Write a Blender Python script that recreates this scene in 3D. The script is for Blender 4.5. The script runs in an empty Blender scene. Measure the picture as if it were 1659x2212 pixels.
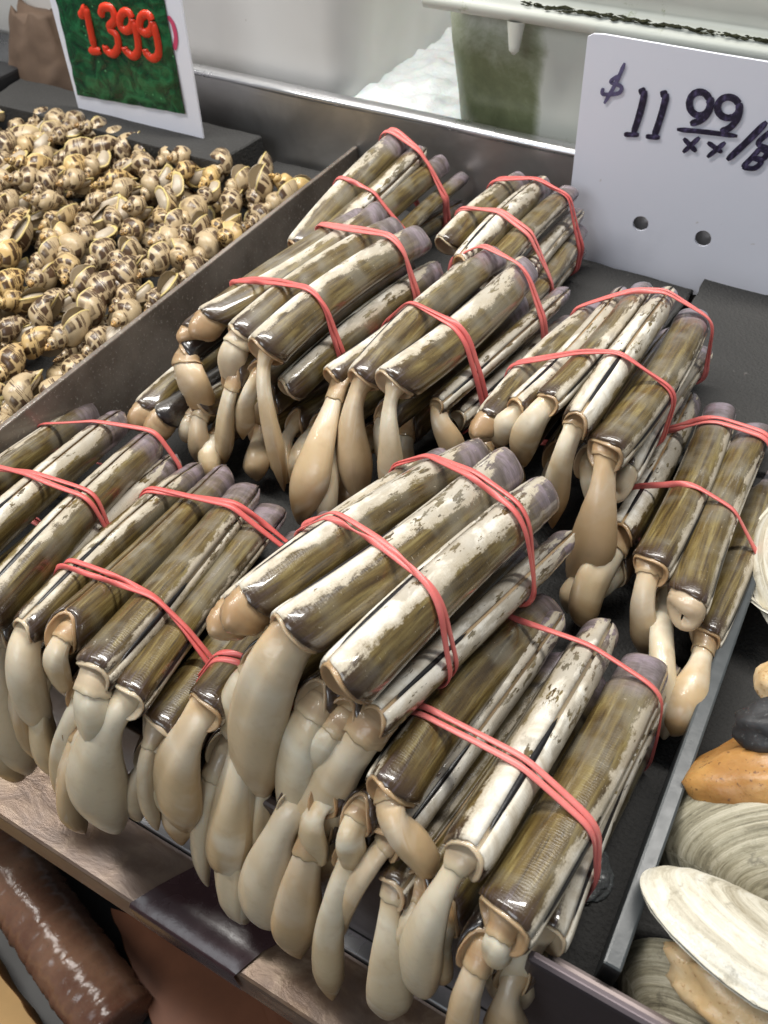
import bpy, bmesh, math, random
from mathutils import Vector, Matrix, noise as mnoise
import numpy as np

random.seed(7)
rng = np.random.default_rng(7)
scene = bpy.context.scene
COL = scene.collection
PI = math.pi

# ------------------------------------------------------------------ camera
cam_data = bpy.data.cameras.new('camera')
cam = bpy.data.objects.new('camera', cam_data)
COL.objects.link(cam)
R3 = Matrix(((0.869853, -0.348542, 0.349104), (0.492667, 0.649913, -0.578699), (-0.025187, 0.675375, 0.737044)))
cam.matrix_world = Matrix.Translation((0, 0, .40)) @ R3.to_4x4()
cam_data.sensor_fit = 'HORIZONTAL'
cam_data.sensor_width = 36
cam_data.lens = 36 * 1861 / 1659
cam_data.clip_start = .01
cam_data.clip_end = 50
cam_data.dof.use_dof = True
cam_data.dof.focus_distance = .47
cam_data.dof.aperture_fstop = 40.4 / 2.0
scene.camera = cam

# ------------------------------------------------------------------ world and lamps
world = bpy.data.worlds.new('World')
scene.world = world
world.use_nodes = True
world.node_tree.nodes['Background'].inputs[0].default_value = (.78, .87, .96, 1)
world.node_tree.nodes['Background'].inputs[1].default_value = .19

def area_lamp(name, loc, target, sx, sy, power, col):
    d = bpy.data.lights.new(name, 'AREA')
    d.shape = 'RECTANGLE'; d.size = sx; d.size_y = sy; d.energy = power; d.color = col
    o = bpy.data.objects.new(name, d); COL.objects.link(o)
    o.location = loc
    o.rotation_euler = (Vector(target) - Vector(loc)).to_track_quat('-Z', 'Y').to_euler()
    return o
area_lamp('tube_lamp', (-.25, .75, 1.35), (-.15, .3, 0), 1.3, .12, 24, (1.0, .97, .92))
area_lamp('tube_lamp', (-.95, .15, 1.25), (-.2, .25, 0), .12, 1.1, 13, (1.0, .97, .92))
area_lamp('daylight_opening', (-.5, -1.2, 1.0), (-.2, .2, 0), .9, .6, 8, (.90, .95, 1.0))

vs = scene.view_settings
vs.view_transform = 'Standard'; vs.look = 'None'; vs.exposure = 0.12; vs.gamma = 1.0; vs.use_curve_mapping = False

# ------------------------------------------------------------------ helpers
def tag(o, label=None, cat=None, group=None, kind=None):
    if label: o['label'] = label
    if cat: o['category'] = cat
    if group: o['group'] = group
    if kind: o['kind'] = kind
    return o

def empty(name, loc=(0, 0, 0)):
    o = bpy.data.objects.new(name, None); COL.objects.link(o); o.location = loc
    o.empty_display_size = .01
    return o

def mesh_obj(name, verts, faces, mat=None, parent=None, smooth=True, uv=None, loc=None):
    """verts are world coordinates; loc moves the origin there (parents are empties without rotation)."""
    V = np.asarray(verts, float)
    base = np.array(loc if loc is not None else (0, 0, 0), float)
    me = bpy.data.meshes.new(name)
    me.from_pydata((V - base).tolist(), [], [list(map(int, f)) for f in faces])
    if uv is not None:
        lay = me.uv_layers.new(name='UVMap')
        idx = np.zeros(len(me.loops), int); me.loops.foreach_get('vertex_index', idx)
        lay.data.foreach_set('uv', np.asarray(uv, np.float32)[idx].ravel())
    if smooth:
        me.polygons.foreach_set('use_smooth', [True] * len(me.polygons))
    me.update()
    o = bpy.data.objects.new(name, me); COL.objects.link(o)
    if mat: me.materials.append(mat)
    if parent is not None:
        o.parent = parent
        o.location = Vector(base) - parent.location
    else:
        o.location = base
    return o

def grid_faces(nu, nv, closed_v=False, off=0, flip=False):
    F = []
    m = nv if closed_v else nv - 1
    for i in range(nu - 1):
        for j in range(m):
            a = off + i * nv + j; b = off + i * nv + (j + 1) % nv
            c = off + (i + 1) * nv + (j + 1) % nv; d = off + (i + 1) * nv + j
            F.append((a, d, c, b) if flip else (a, b, c, d))
    return F

def box(name, lo, hi, mat, parent=None, bevel=.001, rough=0, label=None, subdiv=0):
    lo = np.array(lo, float); hi = np.array(hi, float)
    c = (lo + hi) / 2
    bm = bmesh.new()
    bmesh.ops.create_cube(bm, size=1)
    for v in bm.verts:
        v.co = Vector([(v.co[k]) * (hi[k] - lo[k]) for k in range(3)])
    if bevel:
        bmesh.ops.bevel(bm, geom=list(bm.edges), offset=bevel, segments=2, profile=.6, affect='EDGES')
    if subdiv:
        bmesh.ops.subdivide_edges(bm, edges=list(bm.edges), cuts=subdiv, use_grid_fill=True)
        for v in bm.verts:
            n = mnoise.noise_vector(Vector(v.co) * 30) * rough
            v.co += n
    me = bpy.data.meshes.new(name); bm.to_mesh(me); bm.free()
    o = bpy.data.objects.new(name, me); COL.objects.link(o)
    me.materials.append(mat)
    if bevel and not subdiv:
        me.polygons.foreach_set('use_smooth', [False] * len(me.polygons))
    if parent is not None:
        o.parent = parent; o.location = Vector(c) - parent.location
    else:
        o.location = c
    return o

# ------------------------------------------------------------------ materials
class NT:
    def __init__(self, name):
        self.m = bpy.data.materials.new(name); self.m.use_nodes = True
        self.t = self.m.node_tree; self.n = self.t.nodes
        self.b = self.n['Principled BSDF']
    def node(self, kind, **kw):
        nd = self.n.new(kind)
        for k, v in kw.items(): setattr(nd, k, v)
        return nd
    def link(self, a, b): self.t.links.new(a, b)
    def put(self, sock, v):
        if isinstance(v, bpy.types.NodeSocket): self.link(v, sock)
        elif isinstance(v, (tuple, list)) and len(v) == 3 and sock.type == 'RGBA': sock.default_value = (*v, 1)
        else: sock.default_value = v
    def math(self, op, a, b=0.0, c=None, clamp=False):
        nd = self.node('ShaderNodeMath', operation=op, use_clamp=clamp)
        self.put(nd.inputs[0], a); self.put(nd.inputs[1], b)
        if c is not None: self.put(nd.inputs[2], c)
        return nd.outputs[0]
    def step(self, v, lo, hi):
        nd = self.node('ShaderNodeMapRange', interpolation_type='SMOOTHSTEP')
        self.put(nd.inputs[0], v); self.put(nd.inputs[1], lo); self.put(nd.inputs[2], hi)
        return nd.outputs[0]
    def mix(self, f, a, b, mode='MIX'):
        nd = self.node('ShaderNodeMix', data_type='RGBA', blend_type=mode)
        self.put(nd.inputs[0], f); self.put(nd.inputs[6], a); self.put(nd.inputs[7], b)
        return nd.outputs[2]
    def fmix(self, f, a, b):
        nd = self.node('ShaderNodeMix', data_type='FLOAT')
        self.put(nd.inputs[0], f); self.put(nd.inputs[2], a); self.put(nd.inputs[3], b)
        return nd.outputs[0]
    def noise(self, vec, scale, detail=4, rough=.55, dist=0.0, out=0):
        nd = self.node('ShaderNodeTexNoise')
        self.put(nd.inputs['Vector'], vec); nd.inputs['Scale'].default_value = scale
        nd.inputs['Detail'].default_value = detail; nd.inputs['Roughness'].default_value = rough
        nd.inputs['Distortion'].default_value = dist
        return nd.outputs[out]
    def voro(self, vec, scale, feature='F1', out=0, rnd=1.0):
        nd = self.node('ShaderNodeTexVoronoi', feature=feature)
        self.put(nd.inputs['Vector'], vec); nd.inputs['Scale'].default_value = scale
        nd.inputs['Randomness'].default_value = rnd
        return nd.outputs[out]
    def ramp(self, f, stops):
        nd = self.node('ShaderNodeValToRGB'); self.put(nd.inputs[0], f)
        el = nd.color_ramp.elements
        while len(el) < len(stops): el.new(.5)
        for e, (p, c) in zip(el, stops):
            e.position = p; e.color = (*c, 1)
        return nd.outputs[0]
    def comb(self, x, y, z):
        nd = self.node('ShaderNodeCombineXYZ')
        for i, v in enumerate((x, y, z)): self.put(nd.inputs[i], v)
        return nd.outputs[0]
    def obj(self): return self.node('ShaderNodeTexCoord').outputs['Object']
    def uv(self):
        s = self.node('ShaderNodeSeparateXYZ'); self.link(self.node('ShaderNodeTexCoord').outputs['UV'], s.inputs[0])
        return s.outputs[0], s.outputs[1]
    def bump(self, h, strength=.5, dist=.001, normal=None):
        nd = self.node('ShaderNodeBump'); nd.inputs['Strength'].default_value = strength
        nd.inputs['Distance'].default_value = dist; self.put(nd.inputs['Height'], h)
        if normal is not None: self.link(normal, nd.inputs['Normal'])
        self.link(nd.outputs[0], self.b.inputs['Normal']); return nd.outputs[0]
    def set(self, **kw):
        for k, v in kw.items():
            self.put(self.b.inputs[k.replace('_', ' ')], v)
        return self.m

def mat_shell():
    k = NT('razor_shell')
    u, d = k.uv()
    info = k.node('ShaderNodeObjectInfo')
    sep = k.node('ShaderNodeSeparateColor'); k.link(info.outputs['Color'], sep.inputs[0])
    wa, seed, dark = sep.outputs[0], sep.outputs[1], sep.outputs[2]
    sz = k.math('MULTIPLY', seed, 40.0)
    P = k.comb(k.math('MULTIPLY', u, 16.0), k.math('MULTIPLY', d, 3.0), sz)      # centimetres on the valve
    S = k.comb(k.math('MULTIPLY', u, 2.2), k.math('MULTIPLY', d, 7.0), sz)       # stretched along the valve
    PL = k.comb(k.math('MULTIPLY', u, 6.0), k.math('MULTIPLY', d, 3.2), sz)      # lengthwise streaks
    n_big = k.noise(P, .55, 2)
    n_edge = k.noise(PL, 3.0, 6, .72)
    n_fine = k.noise(P, 11.0, 5, .7)
    n_str = k.noise(S, 1.6, 5, .6, .4)
    n_str2 = k.noise(S, 4.5, 4, .6, .2)
    # dark skin: olive, amber and brown streaks
    olive = k.ramp(n_str, [(.22, (.024, .014, .007)), (.38, (.070, .044, .015)), (.52, (.145, .100, .032)), (.66, (.255, .198, .075)), (.82, (.18, .15, .095))])
    olive = k.mix(k.step(n_str2, .52, .74), olive, (.055, .040, .020))
    olive = k.mix(k.math('MULTIPLY', k.step(k.math('ADD', n_big, k.math('MULTIPLY', u, .25)), .52, .80), .65), olive, (.20, .18, .135))
    speck = k.step(k.voro(P, 5.5), .16, .06)
    olive = k.mix(k.math('MULTIPLY', speck, .5), olive, (.03, .02, .012))
    # toward the foot end the skin is brown to violet black
    fr = k.step(k.math('ADD', u, k.math('MULTIPLY', k.math('SUBTRACT', n_edge, .5), .10)), .10, .005)
    olive = k.mix(fr, olive, k.mix(k.step(n_str2, .50, .70), (.050, .028, .013), (.090, .066, .070)))
    # growth rings at the old end: grey violet
    nb = k.math('ADD', u, k.math('MULTIPLY', k.math('SUBTRACT', n_big, .5), .20))
    bk = k.step(nb, .76, .93)
    curve = k.math('MULTIPLY', k.math('MULTIPLY', d, d), .9)
    n_ring = k.noise(k.comb(k.math('ADD', k.math('MULTIPLY', u, 26.0), curve), k.math('MULTIPLY', d, 1.3), sz), 1.0, 4, .65, .3)
    ring = k.ramp(n_ring, [(.30, (.075, .055, .062)), (.47, (.155, .125, .135)), (.60, (.27, .215, .26)), (.75, (.20, .165, .17))])
    olive = k.mix(k.math('MULTIPLY', bk, .85), olive, ring)
    olive = k.mix(dark, olive, (.016, .011, .010))
    # where the skin has worn off the chalky shell shows, a wedge along the hinge side
    lim = k.math('MULTIPLY', wa, k.math('ADD', .30, k.math('MULTIPLY', u, .24)))
    e = k.math('ADD', k.math('SUBTRACT', lim, d), k.math('MULTIPLY', k.math('SUBTRACT', n_edge, .5), .30))
    e = k.math('ADD', e, k.math('MULTIPLY', k.math('SUBTRACT', n_fine, .5), .10))
    e = k.math('ADD', e, k.math('MULTIPLY', k.math('SUBTRACT', n_big, .5), .30))
    e = k.math('SUBTRACT', e, k.math('MULTIPLY', k.step(u, .74, .98), .34))
    wear = k.step(e, -.01, .05)
    left = k.step(k.math('ADD', k.noise(PL, 1.7, 6, .68), k.math('MULTIPLY', u, .16)), .655, .675)
    wear = k.math('MULTIPLY', wear, k.math('SUBTRACT', 1.0, left))
    flk = k.math('MULTIPLY', k.step(k.noise(P, 5.5, 5, .7), .665, .685), k.step(e, -.42, -.05))
    flk = k.math('MULTIPLY', flk, k.step(wa, .05, .3))
    worn = k.math('MAXIMUM', wear, flk, clamp=True)
    worn = k.math('MULTIPLY', worn, k.math('SUBTRACT', 1.0, k.math('MULTIPLY', dark, .9)))
    n_gr = k.noise(k.comb(k.math('ADD', k.math('MULTIPLY', u, 15.0), k.math('MULTIPLY', curve, 4.0)), k.math('MULTIPLY', d, 1.1), sz), 1.0, 5, .6, .5)
    chalk = k.ramp(n_gr, [(.30, (.50, .43, .33)), (.46, (.68, .63, .53)), (.64, (.79, .76, .69))])
    chalk = k.mix(k.step(n_edge, .56, .74), chalk, (.58, .52, .43))
    gl = k.step(k.math('ADD', k.noise(PL, 1.1, 5, .62, .3), k.math('MULTIPLY', u, .38)), .60, .74)
    chalk = k.mix(k.math('MULTIPLY', gl, .80), chalk, k.mix(n_edge, (.27, .235, .18), (.43, .385, .31)))
    chalk = k.mix(k.step(e, .02, .22), k.mix(n_fine, (.30, .25, .175), (.60, .53, .41)), chalk)
    col = k.mix(worn, olive, chalk)
    k.set(Base_Color=col, Roughness=k.fmix(worn, k.fmix(n_fine, .20, .40), .58), Coat_Weight=k.fmix(worn, .95, .15), Coat_Roughness=.05)
    k.b.inputs['Specular IOR Level'].default_value = .5
    fine = k.node('ShaderNodeTexWave', wave_type='BANDS', bands_direction='X'); k.link(P, fine.inputs['Vector'])
    fine.inputs['Scale'].default_value = 2.3; fine.inputs['Distortion'].default_value = 9; fine.inputs['Detail'].default_value = 3
    h = k.math('ADD', k.math('MULTIPLY', fine.outputs['Fac'], .14), k.math('MULTIPLY', worn, -.55))
    h = k.math('ADD', h, k.math('MULTIPLY', n_fine, .35))
    h = k.math('ADD', h, k.math('MULTIPLY', n_ring, .8))
    k.bump(h, .55, .0005)
    return k.m

def mat_flesh(name, root, mid, tip, pale):
    k = NT(name)
    u, v = k.uv()
    info = k.node('ShaderNodeObjectInfo')
    sep = k.node('ShaderNodeSeparateColor'); k.link(info.outputs['Color'], sep.inputs[0])
    tan, seed = sep.outputs[0], sep.outputs[1]
    P = k.comb(k.math('MULTIPLY', u, 2.0), k.math('MULTIPLY', v, 1.0), k.math('MULTIPLY', seed, 30.0))
    O = k.obj()
    n = k.noise(P, 1.6, 3, .5, .6); n2 = k.noise(O, 160, 4, .6)
    col = k.ramp(k.math('ADD', u, k.math('MULTIPLY', k.math('SUBTRACT', n, .5), .7)),
                 [(.0, root), (.14, mid), (.32, pale), (.52, mid), (.66, mid), (.94, tip)])
    col = k.mix(k.math('MULTIPLY', k.step(n, .54, .70), .8), col, pale)
    col = k.mix(k.math('MULTIPLY', tan, .70), col, (.42, .245, .105))
    col = k.mix(k.math('MULTIPLY', k.step(k.math('FRACT', k.math('MULTIPLY', seed, 5.7)), .62, .92), .40), col, (.68, .62, .48))
    col = k.mix(k.math('MULTIPLY', k.step(n2, .5, .8), .25), col, (.36, .25, .14))
    k.set(Base_Color=col, Roughness=k.fmix(n2, .34, .50), Subsurface_Weight=.30, Subsurface_Scale=.005, Coat_Weight=.40, Coat_Roughness=.07)
    k.b.inputs['Subsurface Radius'].default_value = (1.0, .55, .30)
    h = k.math('ADD', k.noise(O, 60, 3), k.math('MULTIPLY', n2, .25))
    k.bump(h, .14, .0010)
    cb = k.node('ShaderNodeBump'); cb.inputs['Strength'].default_value = .55; cb.inputs['Distance'].default_value = .0016
    k.link(k.noise(O, 130, 3, .6), cb.inputs['Height']); k.link(cb.outputs[0], k.b.inputs['Coat Normal'])
    return k.m

def mat_foam():
    k = NT('wet_black_foam')
    O = k.obj()
    n = k.noise(O, 9, 4); p = k.voro(O, 420)
    n3 = k.noise(O, 900, 2)
    col = k.mix(n, (.018, .018, .018), (.048, .046, .043))
    col = k.mix(k.math('MULTIPLY', k.step(k.noise(O, 260, 3), .70, .76), .5), col, (.16, .15, .14))
    k.set(Base_Color=col, Roughness=.75)
    k.bump(k.math('ADD', k.math('MULTIPLY', p, 1.0), n3), .6, .0012)
    return k.m

def mat_steel(name, base, rough, streak=(1, 1, 30), dirt=.4):
    k = NT(name)
    mp = k.node('ShaderNodeMapping'); k.link(k.obj(), mp.inputs[0]); mp.inputs['Scale'].default_value = streak
    n = k.noise(mp.outputs[0], 4, 5, .6); s = k.noise(k.obj(), 11, 4, .6, .5)
    col = k.mix(k.math('MULTIPLY', k.step(s, .40, .72), dirt), base, (.10, .085, .065))
    k.set(Base_Color=col, Metallic=.9, Roughness=k.fmix(s, rough, rough + .25))
    k.bump(n, .12, .001)
    return k.m

def mat_plain(name, col, rough=.5, var=.15, scale=30, metallic=0.0, bump=.1, **kw):
    k = NT(name)
    n = k.noise(k.obj(), scale, 5, .6)
    c2 = tuple(max(0, c * (1 - var * 2)) for c in col)
    k.set(Base_Color=k.mix(n, c2, tuple(min(1, c * (1 + var * .6)) for c in col)), Roughness=k.fmix(n, max(.02, rough - .08), min(1, rough + .12)), Metallic=metallic, **kw)
    k.bump(n, bump, .0015)
    return k.m

def mat_lump(name, a, b, c, rough=.35, scale=35):
    k = NT(name); O = k.obj()
    n = k.noise(O, scale, 5, .6); s = k.noise(O, 420, 4, .6)
    col = k.mix(k.step(n, .35, .7), a, b); col = k.mix(k.step(s, .58, .70), col, c)
    k.set(Base_Color=col, Roughness=rough, Subsurface_Weight=.12, Subsurface_Scale=.004)
    k.bump(k.math('ADD', n, k.math('MULTIPLY', s, .3)), .35, .002)
    return k.m

M_SHELL = mat_shell()
M_FOOT = mat_flesh('clam_foot_flesh', (.42, .27, .13), (.58, .45, .275), (.31, .175, .060), (.71, .64, .50))
M_MANTLE = mat_flesh('clam_mantle_flesh', (.20, .115, .05), (.33, .215, .115), (.47, .34, .20), (.45, .33, .195))
M_LIG = mat_plain('black_hinge_ligament', (.012, .011, .012), .3, .2, 300)
M_FOAM = mat_foam()
M_STEEL = mat_steel('dull_stainless_steel', (.62, .60, .58), .25)
M_RIM = mat_steel('polished_steel_rim', (.62, .62, .63), .16, dirt=.1)
M_DIV = None

# ------------------------------------------------------------------ layout: razor clams
# bundle, key, foot end, old end, size, dorsal roll in degrees, wear, blackness, (tip of the foot, foot width, foot shape)
CLAMS = [
    ('B1', 'a', (-0.3505, 0.4736, 0.058), (-0.3438, 0.6191, 0.0825), 1.0, -60, 1.0, 0, None),
    ('B1', 'b', (-0.3375, 0.4801, 0.06), (-0.3284, 0.6237, 0.074), 0.95, 60, 0.9, 0, None),
    ('B1', 'c', (-0.3226, 0.4918, 0.054), (-0.3119, 0.6367, 0.0625), 0.9, 150, 0.35, 0, None),
    ('B1', 'd', (-0.3028, 0.5059, 0.044), (-0.2981, 0.6499, 0.048), 0.6, 120, 0.5, 0, None),
    ('B1', 'e', (-0.3192, 0.5009, 0.03), (-0.3002, 0.6447, 0.0215), 0.95, -150, 0.3, 0, None),
    ('B2', 'a', (-0.2479, 0.5136, 0.066), (-0.2399, 0.6334, 0.065), 0.9, -50, 0.8, 0, None),
    ('B2', 'b', (-0.224, 0.4915, 0.068), (-0.2167, 0.6234, 0.07), 0.95, -10, 0.9, 0, None),
    ('B2', 'c', (-0.2046, 0.4885, 0.066), (-0.1951, 0.6245, 0.0695), 0.85, 90, 0.5, 0, None),
    ('B2', 'd', (-0.1912, 0.4971, 0.05), (-0.1896, 0.6313, 0.0485), 0.8, 50, 0.8, 0, None),
    ('B2', 'e', (-0.1834, 0.5017, 0.04), (-0.1854, 0.6336, 0.0355), 0.7, 110, 0.6, 0, None),
    ('B2', 'f', (-0.1793, 0.5039, 0.026), (-0.1833, 0.6299, 0.0175), 0.8, 60, 0.4, 0, None),
    ('B3', 'a', (-0.3378, 0.3506, 0.074), (-0.3026, 0.5147, 0.0805), 0.95, -55, 0.9, 0, (-0.3433, 0.3465, 0.0609, 0.0184, 'stub')),
    ('B3', 'b', (-0.3055, 0.3414, 0.078), (-0.2819, 0.5035, 0.0775), 1.0, -50, 0.75, 0, (-0.3091, 0.3302, 0.0426, 0.0187, 'tongue')),
    ('B3', 'c', (-0.2812, 0.3323, 0.08), (-0.2571, 0.4946, 0.08), 1.15, -48, 0.95, 0, (-0.26, 0.3048, -0.0076, 0.0159, 'long')),
    ('B3', 'd', (-0.2709, 0.3381, 0.05), (-0.2449, 0.4958, 0.056), 0.95, -20, 0.85, 0, None),
    ('B3', 'e', (-0.3477, 0.3438, 0.066), (-0.3126, 0.5079, 0.078), 0.8, -80, 0.6, 0, (-0.343, 0.3418, 0.0596, 0.0153, 'stub')),
    ('B3', 'f', (-0.3481, 0.3305, 0.056), (-0.3089, 0.4904, 0.066), 0.95, 100, 0.1, 1, (-0.3354, 0.3193, 0.0205, 0.0234, 'tongue')),
    ('B3', 'g', (-0.3046, 0.3261, 0.056), (-0.2757, 0.4836, 0.0635), 0.9, 160, 0.2, 0, (-0.3117, 0.3058, -0.0085, 0.0151, 'long')),
    ('B3', 'h', (-0.2898, 0.3311, 0.058), (-0.2632, 0.4886, 0.0605), 0.9, 160, 0.2, 0, (-0.2984, 0.3167, 0.0124, 0.0129, 'long')),
    ('B12', 'a', (-0.3637, 0.3014, 0.024), (-0.3459, 0.4555, 0.0275), 0.9, -60, 0.9, 0, (-0.3657, 0.2975, 0.0117, 0.0142, 'stub')),
    ('B12', 'b', (-0.3524, 0.3019, 0.02), (-0.3293, 0.4551, 0.0225), 0.95, -30, 0.95, 1, (-0.3528, 0.2944, -0.0038, 0.0159, 'stub')),
    ('B12', 'c', (-0.3301, 0.3192, 0.026), (-0.3065, 0.4722, 0.0255), 0.9, -30, 0.6, 0, (-0.3275, 0.3015, -0.012, 0.0153, 'long')),
    ('B12', 'd', (-0.3381, 0.312, 0.018), (-0.3202, 0.4659, 0.0125), 0.9, 140, 0.3, 0, (-0.3388, 0.3061, -0.0008, 0.0152, 'tongue')),
    ('B12', 'e', (-0.2929, 0.3442, 0.026), (-0.2692, 0.4922, 0.021), 0.85, 140, 0.3, 0, (-0.2943, 0.3383, 0.0073, 0.0174, 'tongue')),
    ('B12', 'f', (-0.3199, 0.3212, 0.008), (-0.2929, 0.4688, 0.011), 0.9, 150, 0.3, 0, (-0.3078, 0.2923, -0.012, 0.015, 'tongue')),
    ('B12', 'g', (-0.2974, 0.333, 0.008), (-0.2711, 0.4805, 0.0065), 0.9, 150, 0.3, 0, (-0.2842, 0.3074, -0.012, 0.0162, 'club')),
    ('B12', 'h', (-0.2776, 0.349, 0.01), (-0.2514, 0.4967, 0.007), 0.9, 150, 0.5, 0, (-0.2653, 0.3151, -0.012, 0.0155, 'club')),
    ('B4', 'a', (-0.2429, 0.3513, 0.06), (-0.2215, 0.5095, 0.0645), 0.95, -40, 0.9, 0, (-0.2374, 0.288, -0.012, 0.0232, 'club')),
    ('B4', 'b', (-0.2191, 0.3449, 0.072), (-0.2026, 0.5042, 0.0755), 1.0, -50, 0.6, 0, (-0.2098, 0.3194, -0.0094, 0.0229, 'club')),
    ('B4', 'c', (-0.1973, 0.3432, 0.078), (-0.1799, 0.5021, 0.0735), 1.18, -50, 0.95, 0, (-0.1897, 0.3184, -0.0008, 0.0153, 'club')),
    ('B4', 'd', (-0.1809, 0.3688, 0.05), (-0.1589, 0.5251, 0.0465), 0.75, 40, 0.7, 0, (-0.1657, 0.3581, 0.0161, 0.0165, 'long')),
    ('B4', 'e', (-0.1726, 0.3842, 0.03), (-0.1542, 0.5326, 0.0175), 0.85, 30, 0.7, 0, None),
    ('B4', 'f', (-0.2341, 0.3463, 0.04), (-0.2093, 0.5022, 0.0415), 0.9, 150, 0.4, 0, (-0.2217, 0.2938, -0.012, 0.0148, 'long')),
    ('B4', 'g', (-0.2058, 0.3485, 0.046), (-0.1816, 0.5049, 0.0445), 0.9, 150, 0.4, 0, (-0.1985, 0.3353, 0.004, 0.0167, 'tongue')),
    ('B4', 'h', (-0.1842, 0.3906, 0.012), (-0.1555, 0.5379, 0.004), 0.85, -20, 0.9, 0, None),
    ('B4', 'i', (-0.2237, 0.3568, 0.012), (-0.1936, 0.5085, 0.0185), 0.9, 150, 0.3, 0, (-0.2159, 0.3128, -0.012, 0.0181, 'club')),
    ('B4', 'j', (-0.2032, 0.3705, 0.018), (-0.1719, 0.5224, 0.021), 0.9, 150, 0.3, 0, (-0.1892, 0.3475, -0.012, 0.0153, 'tongue')),
    ('B4', 'k', (-0.2598, 0.3506, 0.012), (-0.231, 0.5029, 0.014), 0.9, 150, 0.3, 0, (-0.2509, 0.313, -0.012, 0.0166, 'tongue')),
    ('B5', 'a', (-0.1422, 0.3618, 0.06), (-0.1259, 0.5105, 0.0515), 0.85, -70, 0.9, 0, (-0.1455, 0.3577, 0.0471, 0.0139, 'stub')),
    ('B5', 'b', (-0.1115, 0.3679, 0.08), (-0.1026, 0.5174, 0.0715), 0.8, 60, 0.7, 0, (-0.1162, 0.3547, 0.0379, 0.0165, 'tongue')),
    ('B5', 'b2', (-0.1272, 0.366, 0.07), (-0.1147, 0.5154, 0.0625), 0.9, -10, 0.7, 0, (-0.1355, 0.3577, 0.0438, 0.0156, 'tongue')),
    ('B5', 'c', (-0.0902, 0.3579, 0.08), (-0.0853, 0.5155, 0.071), 1.0, 10, 1.0, 0, (-0.0879, 0.3375, 0.0152, 0.0153, 'long')),
    ('B5', 'd', (-0.0703, 0.3497, 0.074), (-0.0647, 0.5097, 0.0655), 1.12, 75, 0.36, 0, (-0.0636, 0.3216, -0.012, 0.0226, 'club')),
    ('B5', 'e', (-0.0607, 0.3638, 0.052), (-0.0548, 0.5177, 0.0345), 0.95, 60, 0.95, 0, (-0.0574, 0.354, 0.0209, 0.0168, 'stub')),
    ('B5', 'f', (-0.0819, 0.368, 0.046), (-0.0774, 0.5226, 0.036), 0.95, 160, 0.4, 0, (-0.0566, 0.3518, -0.0055, 0.0123, 'tongue')),
    ('B5', 'g', (-0.127, 0.3812, 0.032), (-0.1117, 0.5303, 0.0275), 0.9, 150, 0.3, 0, (-0.124, 0.3707, -0.0014, 0.0167, 'club')),
    ('B5', 'h', (-0.1045, 0.3792, 0.03), (-0.0899, 0.5284, 0.024), 0.9, 150, 0.4, 0, (-0.1031, 0.3619, -0.012, 0.0159, 'long')),
    ('B5', 'i', (-0.152, 0.3826, 0.018), (-0.1346, 0.5316, 0.015), 0.9, 150, 0.4, 0, (-0.1593, 0.3744, -0.0079, 0.016, 'tongue')),
    ('B6', 'z', (-0.0486, 0.3427, 0.026), (-0.049, 0.4967, 0.009), 0.95, -10, 0.95, 0, (-0.0495, 0.2994, -0.012, 0.0212, 'tongue')),
    ('B6', 'a', (-0.0266, 0.3175, 0.036), (-0.0285, 0.4771, 0.0255), 1.05, 70, 0.45, 0, (-0.0136, 0.2963, -0.012, 0.016, 'long')),
    ('B6', 'b', (-0.0029, 0.3052, 0.034), (-0.0029, 0.4674, 0.027), 1.05, 70, 0.45, 0, (0.0003, 0.3034, 0.0281, 0.015, 'stub')),
    ('B6', 'c', (0.011, 0.3053, 0.014), (0.0117, 0.463, 0.003), 0.9, 70, 0.6, 0, (0.0135, 0.2573, -0.012, 0.0202, 'club')),
    ('B6', 'd', (-0.013, 0.3183, 0.014), (-0.012, 0.4757, 0.0025), 0.9, 150, 0.3, 0, (0.011, 0.2526, -0.012, 0.0132, 'tongue')),
    ('B6', 'e', (-0.0454, 0.332, 0.006), (-0.0446, 0.4838, -0.014), 0.9, 150, 0.4, 0, (-0.0618, 0.3042, -0.012, 0.0194, 'tongue')),
    ('B7', 'a', (-0.3772, 0.1385, 0.05), (-0.4083, 0.2927, 0.011), 0.9, -20, 0.35, 0, None),
    ('B7', 'b', (-0.3413, 0.1269, 0.056), (-0.3727, 0.2846, 0.0235), 1.05, 10, 0.6, 0, None),
    ('B7', 'c', (-0.3076, 0.1184, 0.05), (-0.3374, 0.278, 0.0255), 1.1, 0, 0.38, 0, (-0.3218, 0.0996, -0.0099, 0.0178, 'club')),
    ('B7', 'd', (-0.3086, 0.1216, 0.028), (-0.3252, 0.2797, 0.0105), 0.95, 0, 0.7, 0, (-0.3049, 0.0901, -0.0722, 0.024, 'club')),
    ('B7', 'e', (-0.3177, 0.1128, 0.012), (-0.342, 0.2699, -0.006), 0.95, 120, 0.3, 0, (-0.3078, 0.0857, -0.0743, 0.018, 'club')),
    ('B7', 'f', (-0.3424, 0.1261, 0.026), (-0.3625, 0.2778, 0.0015), 0.95, 60, 0.4, 0, None),
    ('B7', 'g', (-0.2951, 0.1167, 0.01), (-0.3151, 0.2693, -0.01), 0.95, 120, 0.4, 0, (-0.2895, 0.0963, -0.0551, 0.0159, 'tongue')),
    ('B8', 'a', (-0.2859, 0.1231, 0.046), (-0.3072, 0.2796, 0.0105), 0.95, 10, 0.4, 0, (-0.2822, 0.1014, -0.0231, 0.0187, 'tongue')),
    ('B8', 'b', (-0.2632, 0.1282, 0.052), (-0.2856, 0.2822, 0.015), 1.05, 170, 0.15, 0, (-0.2646, 0.1152, 0.0106, 0.0158, 'tongue')),
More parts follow.
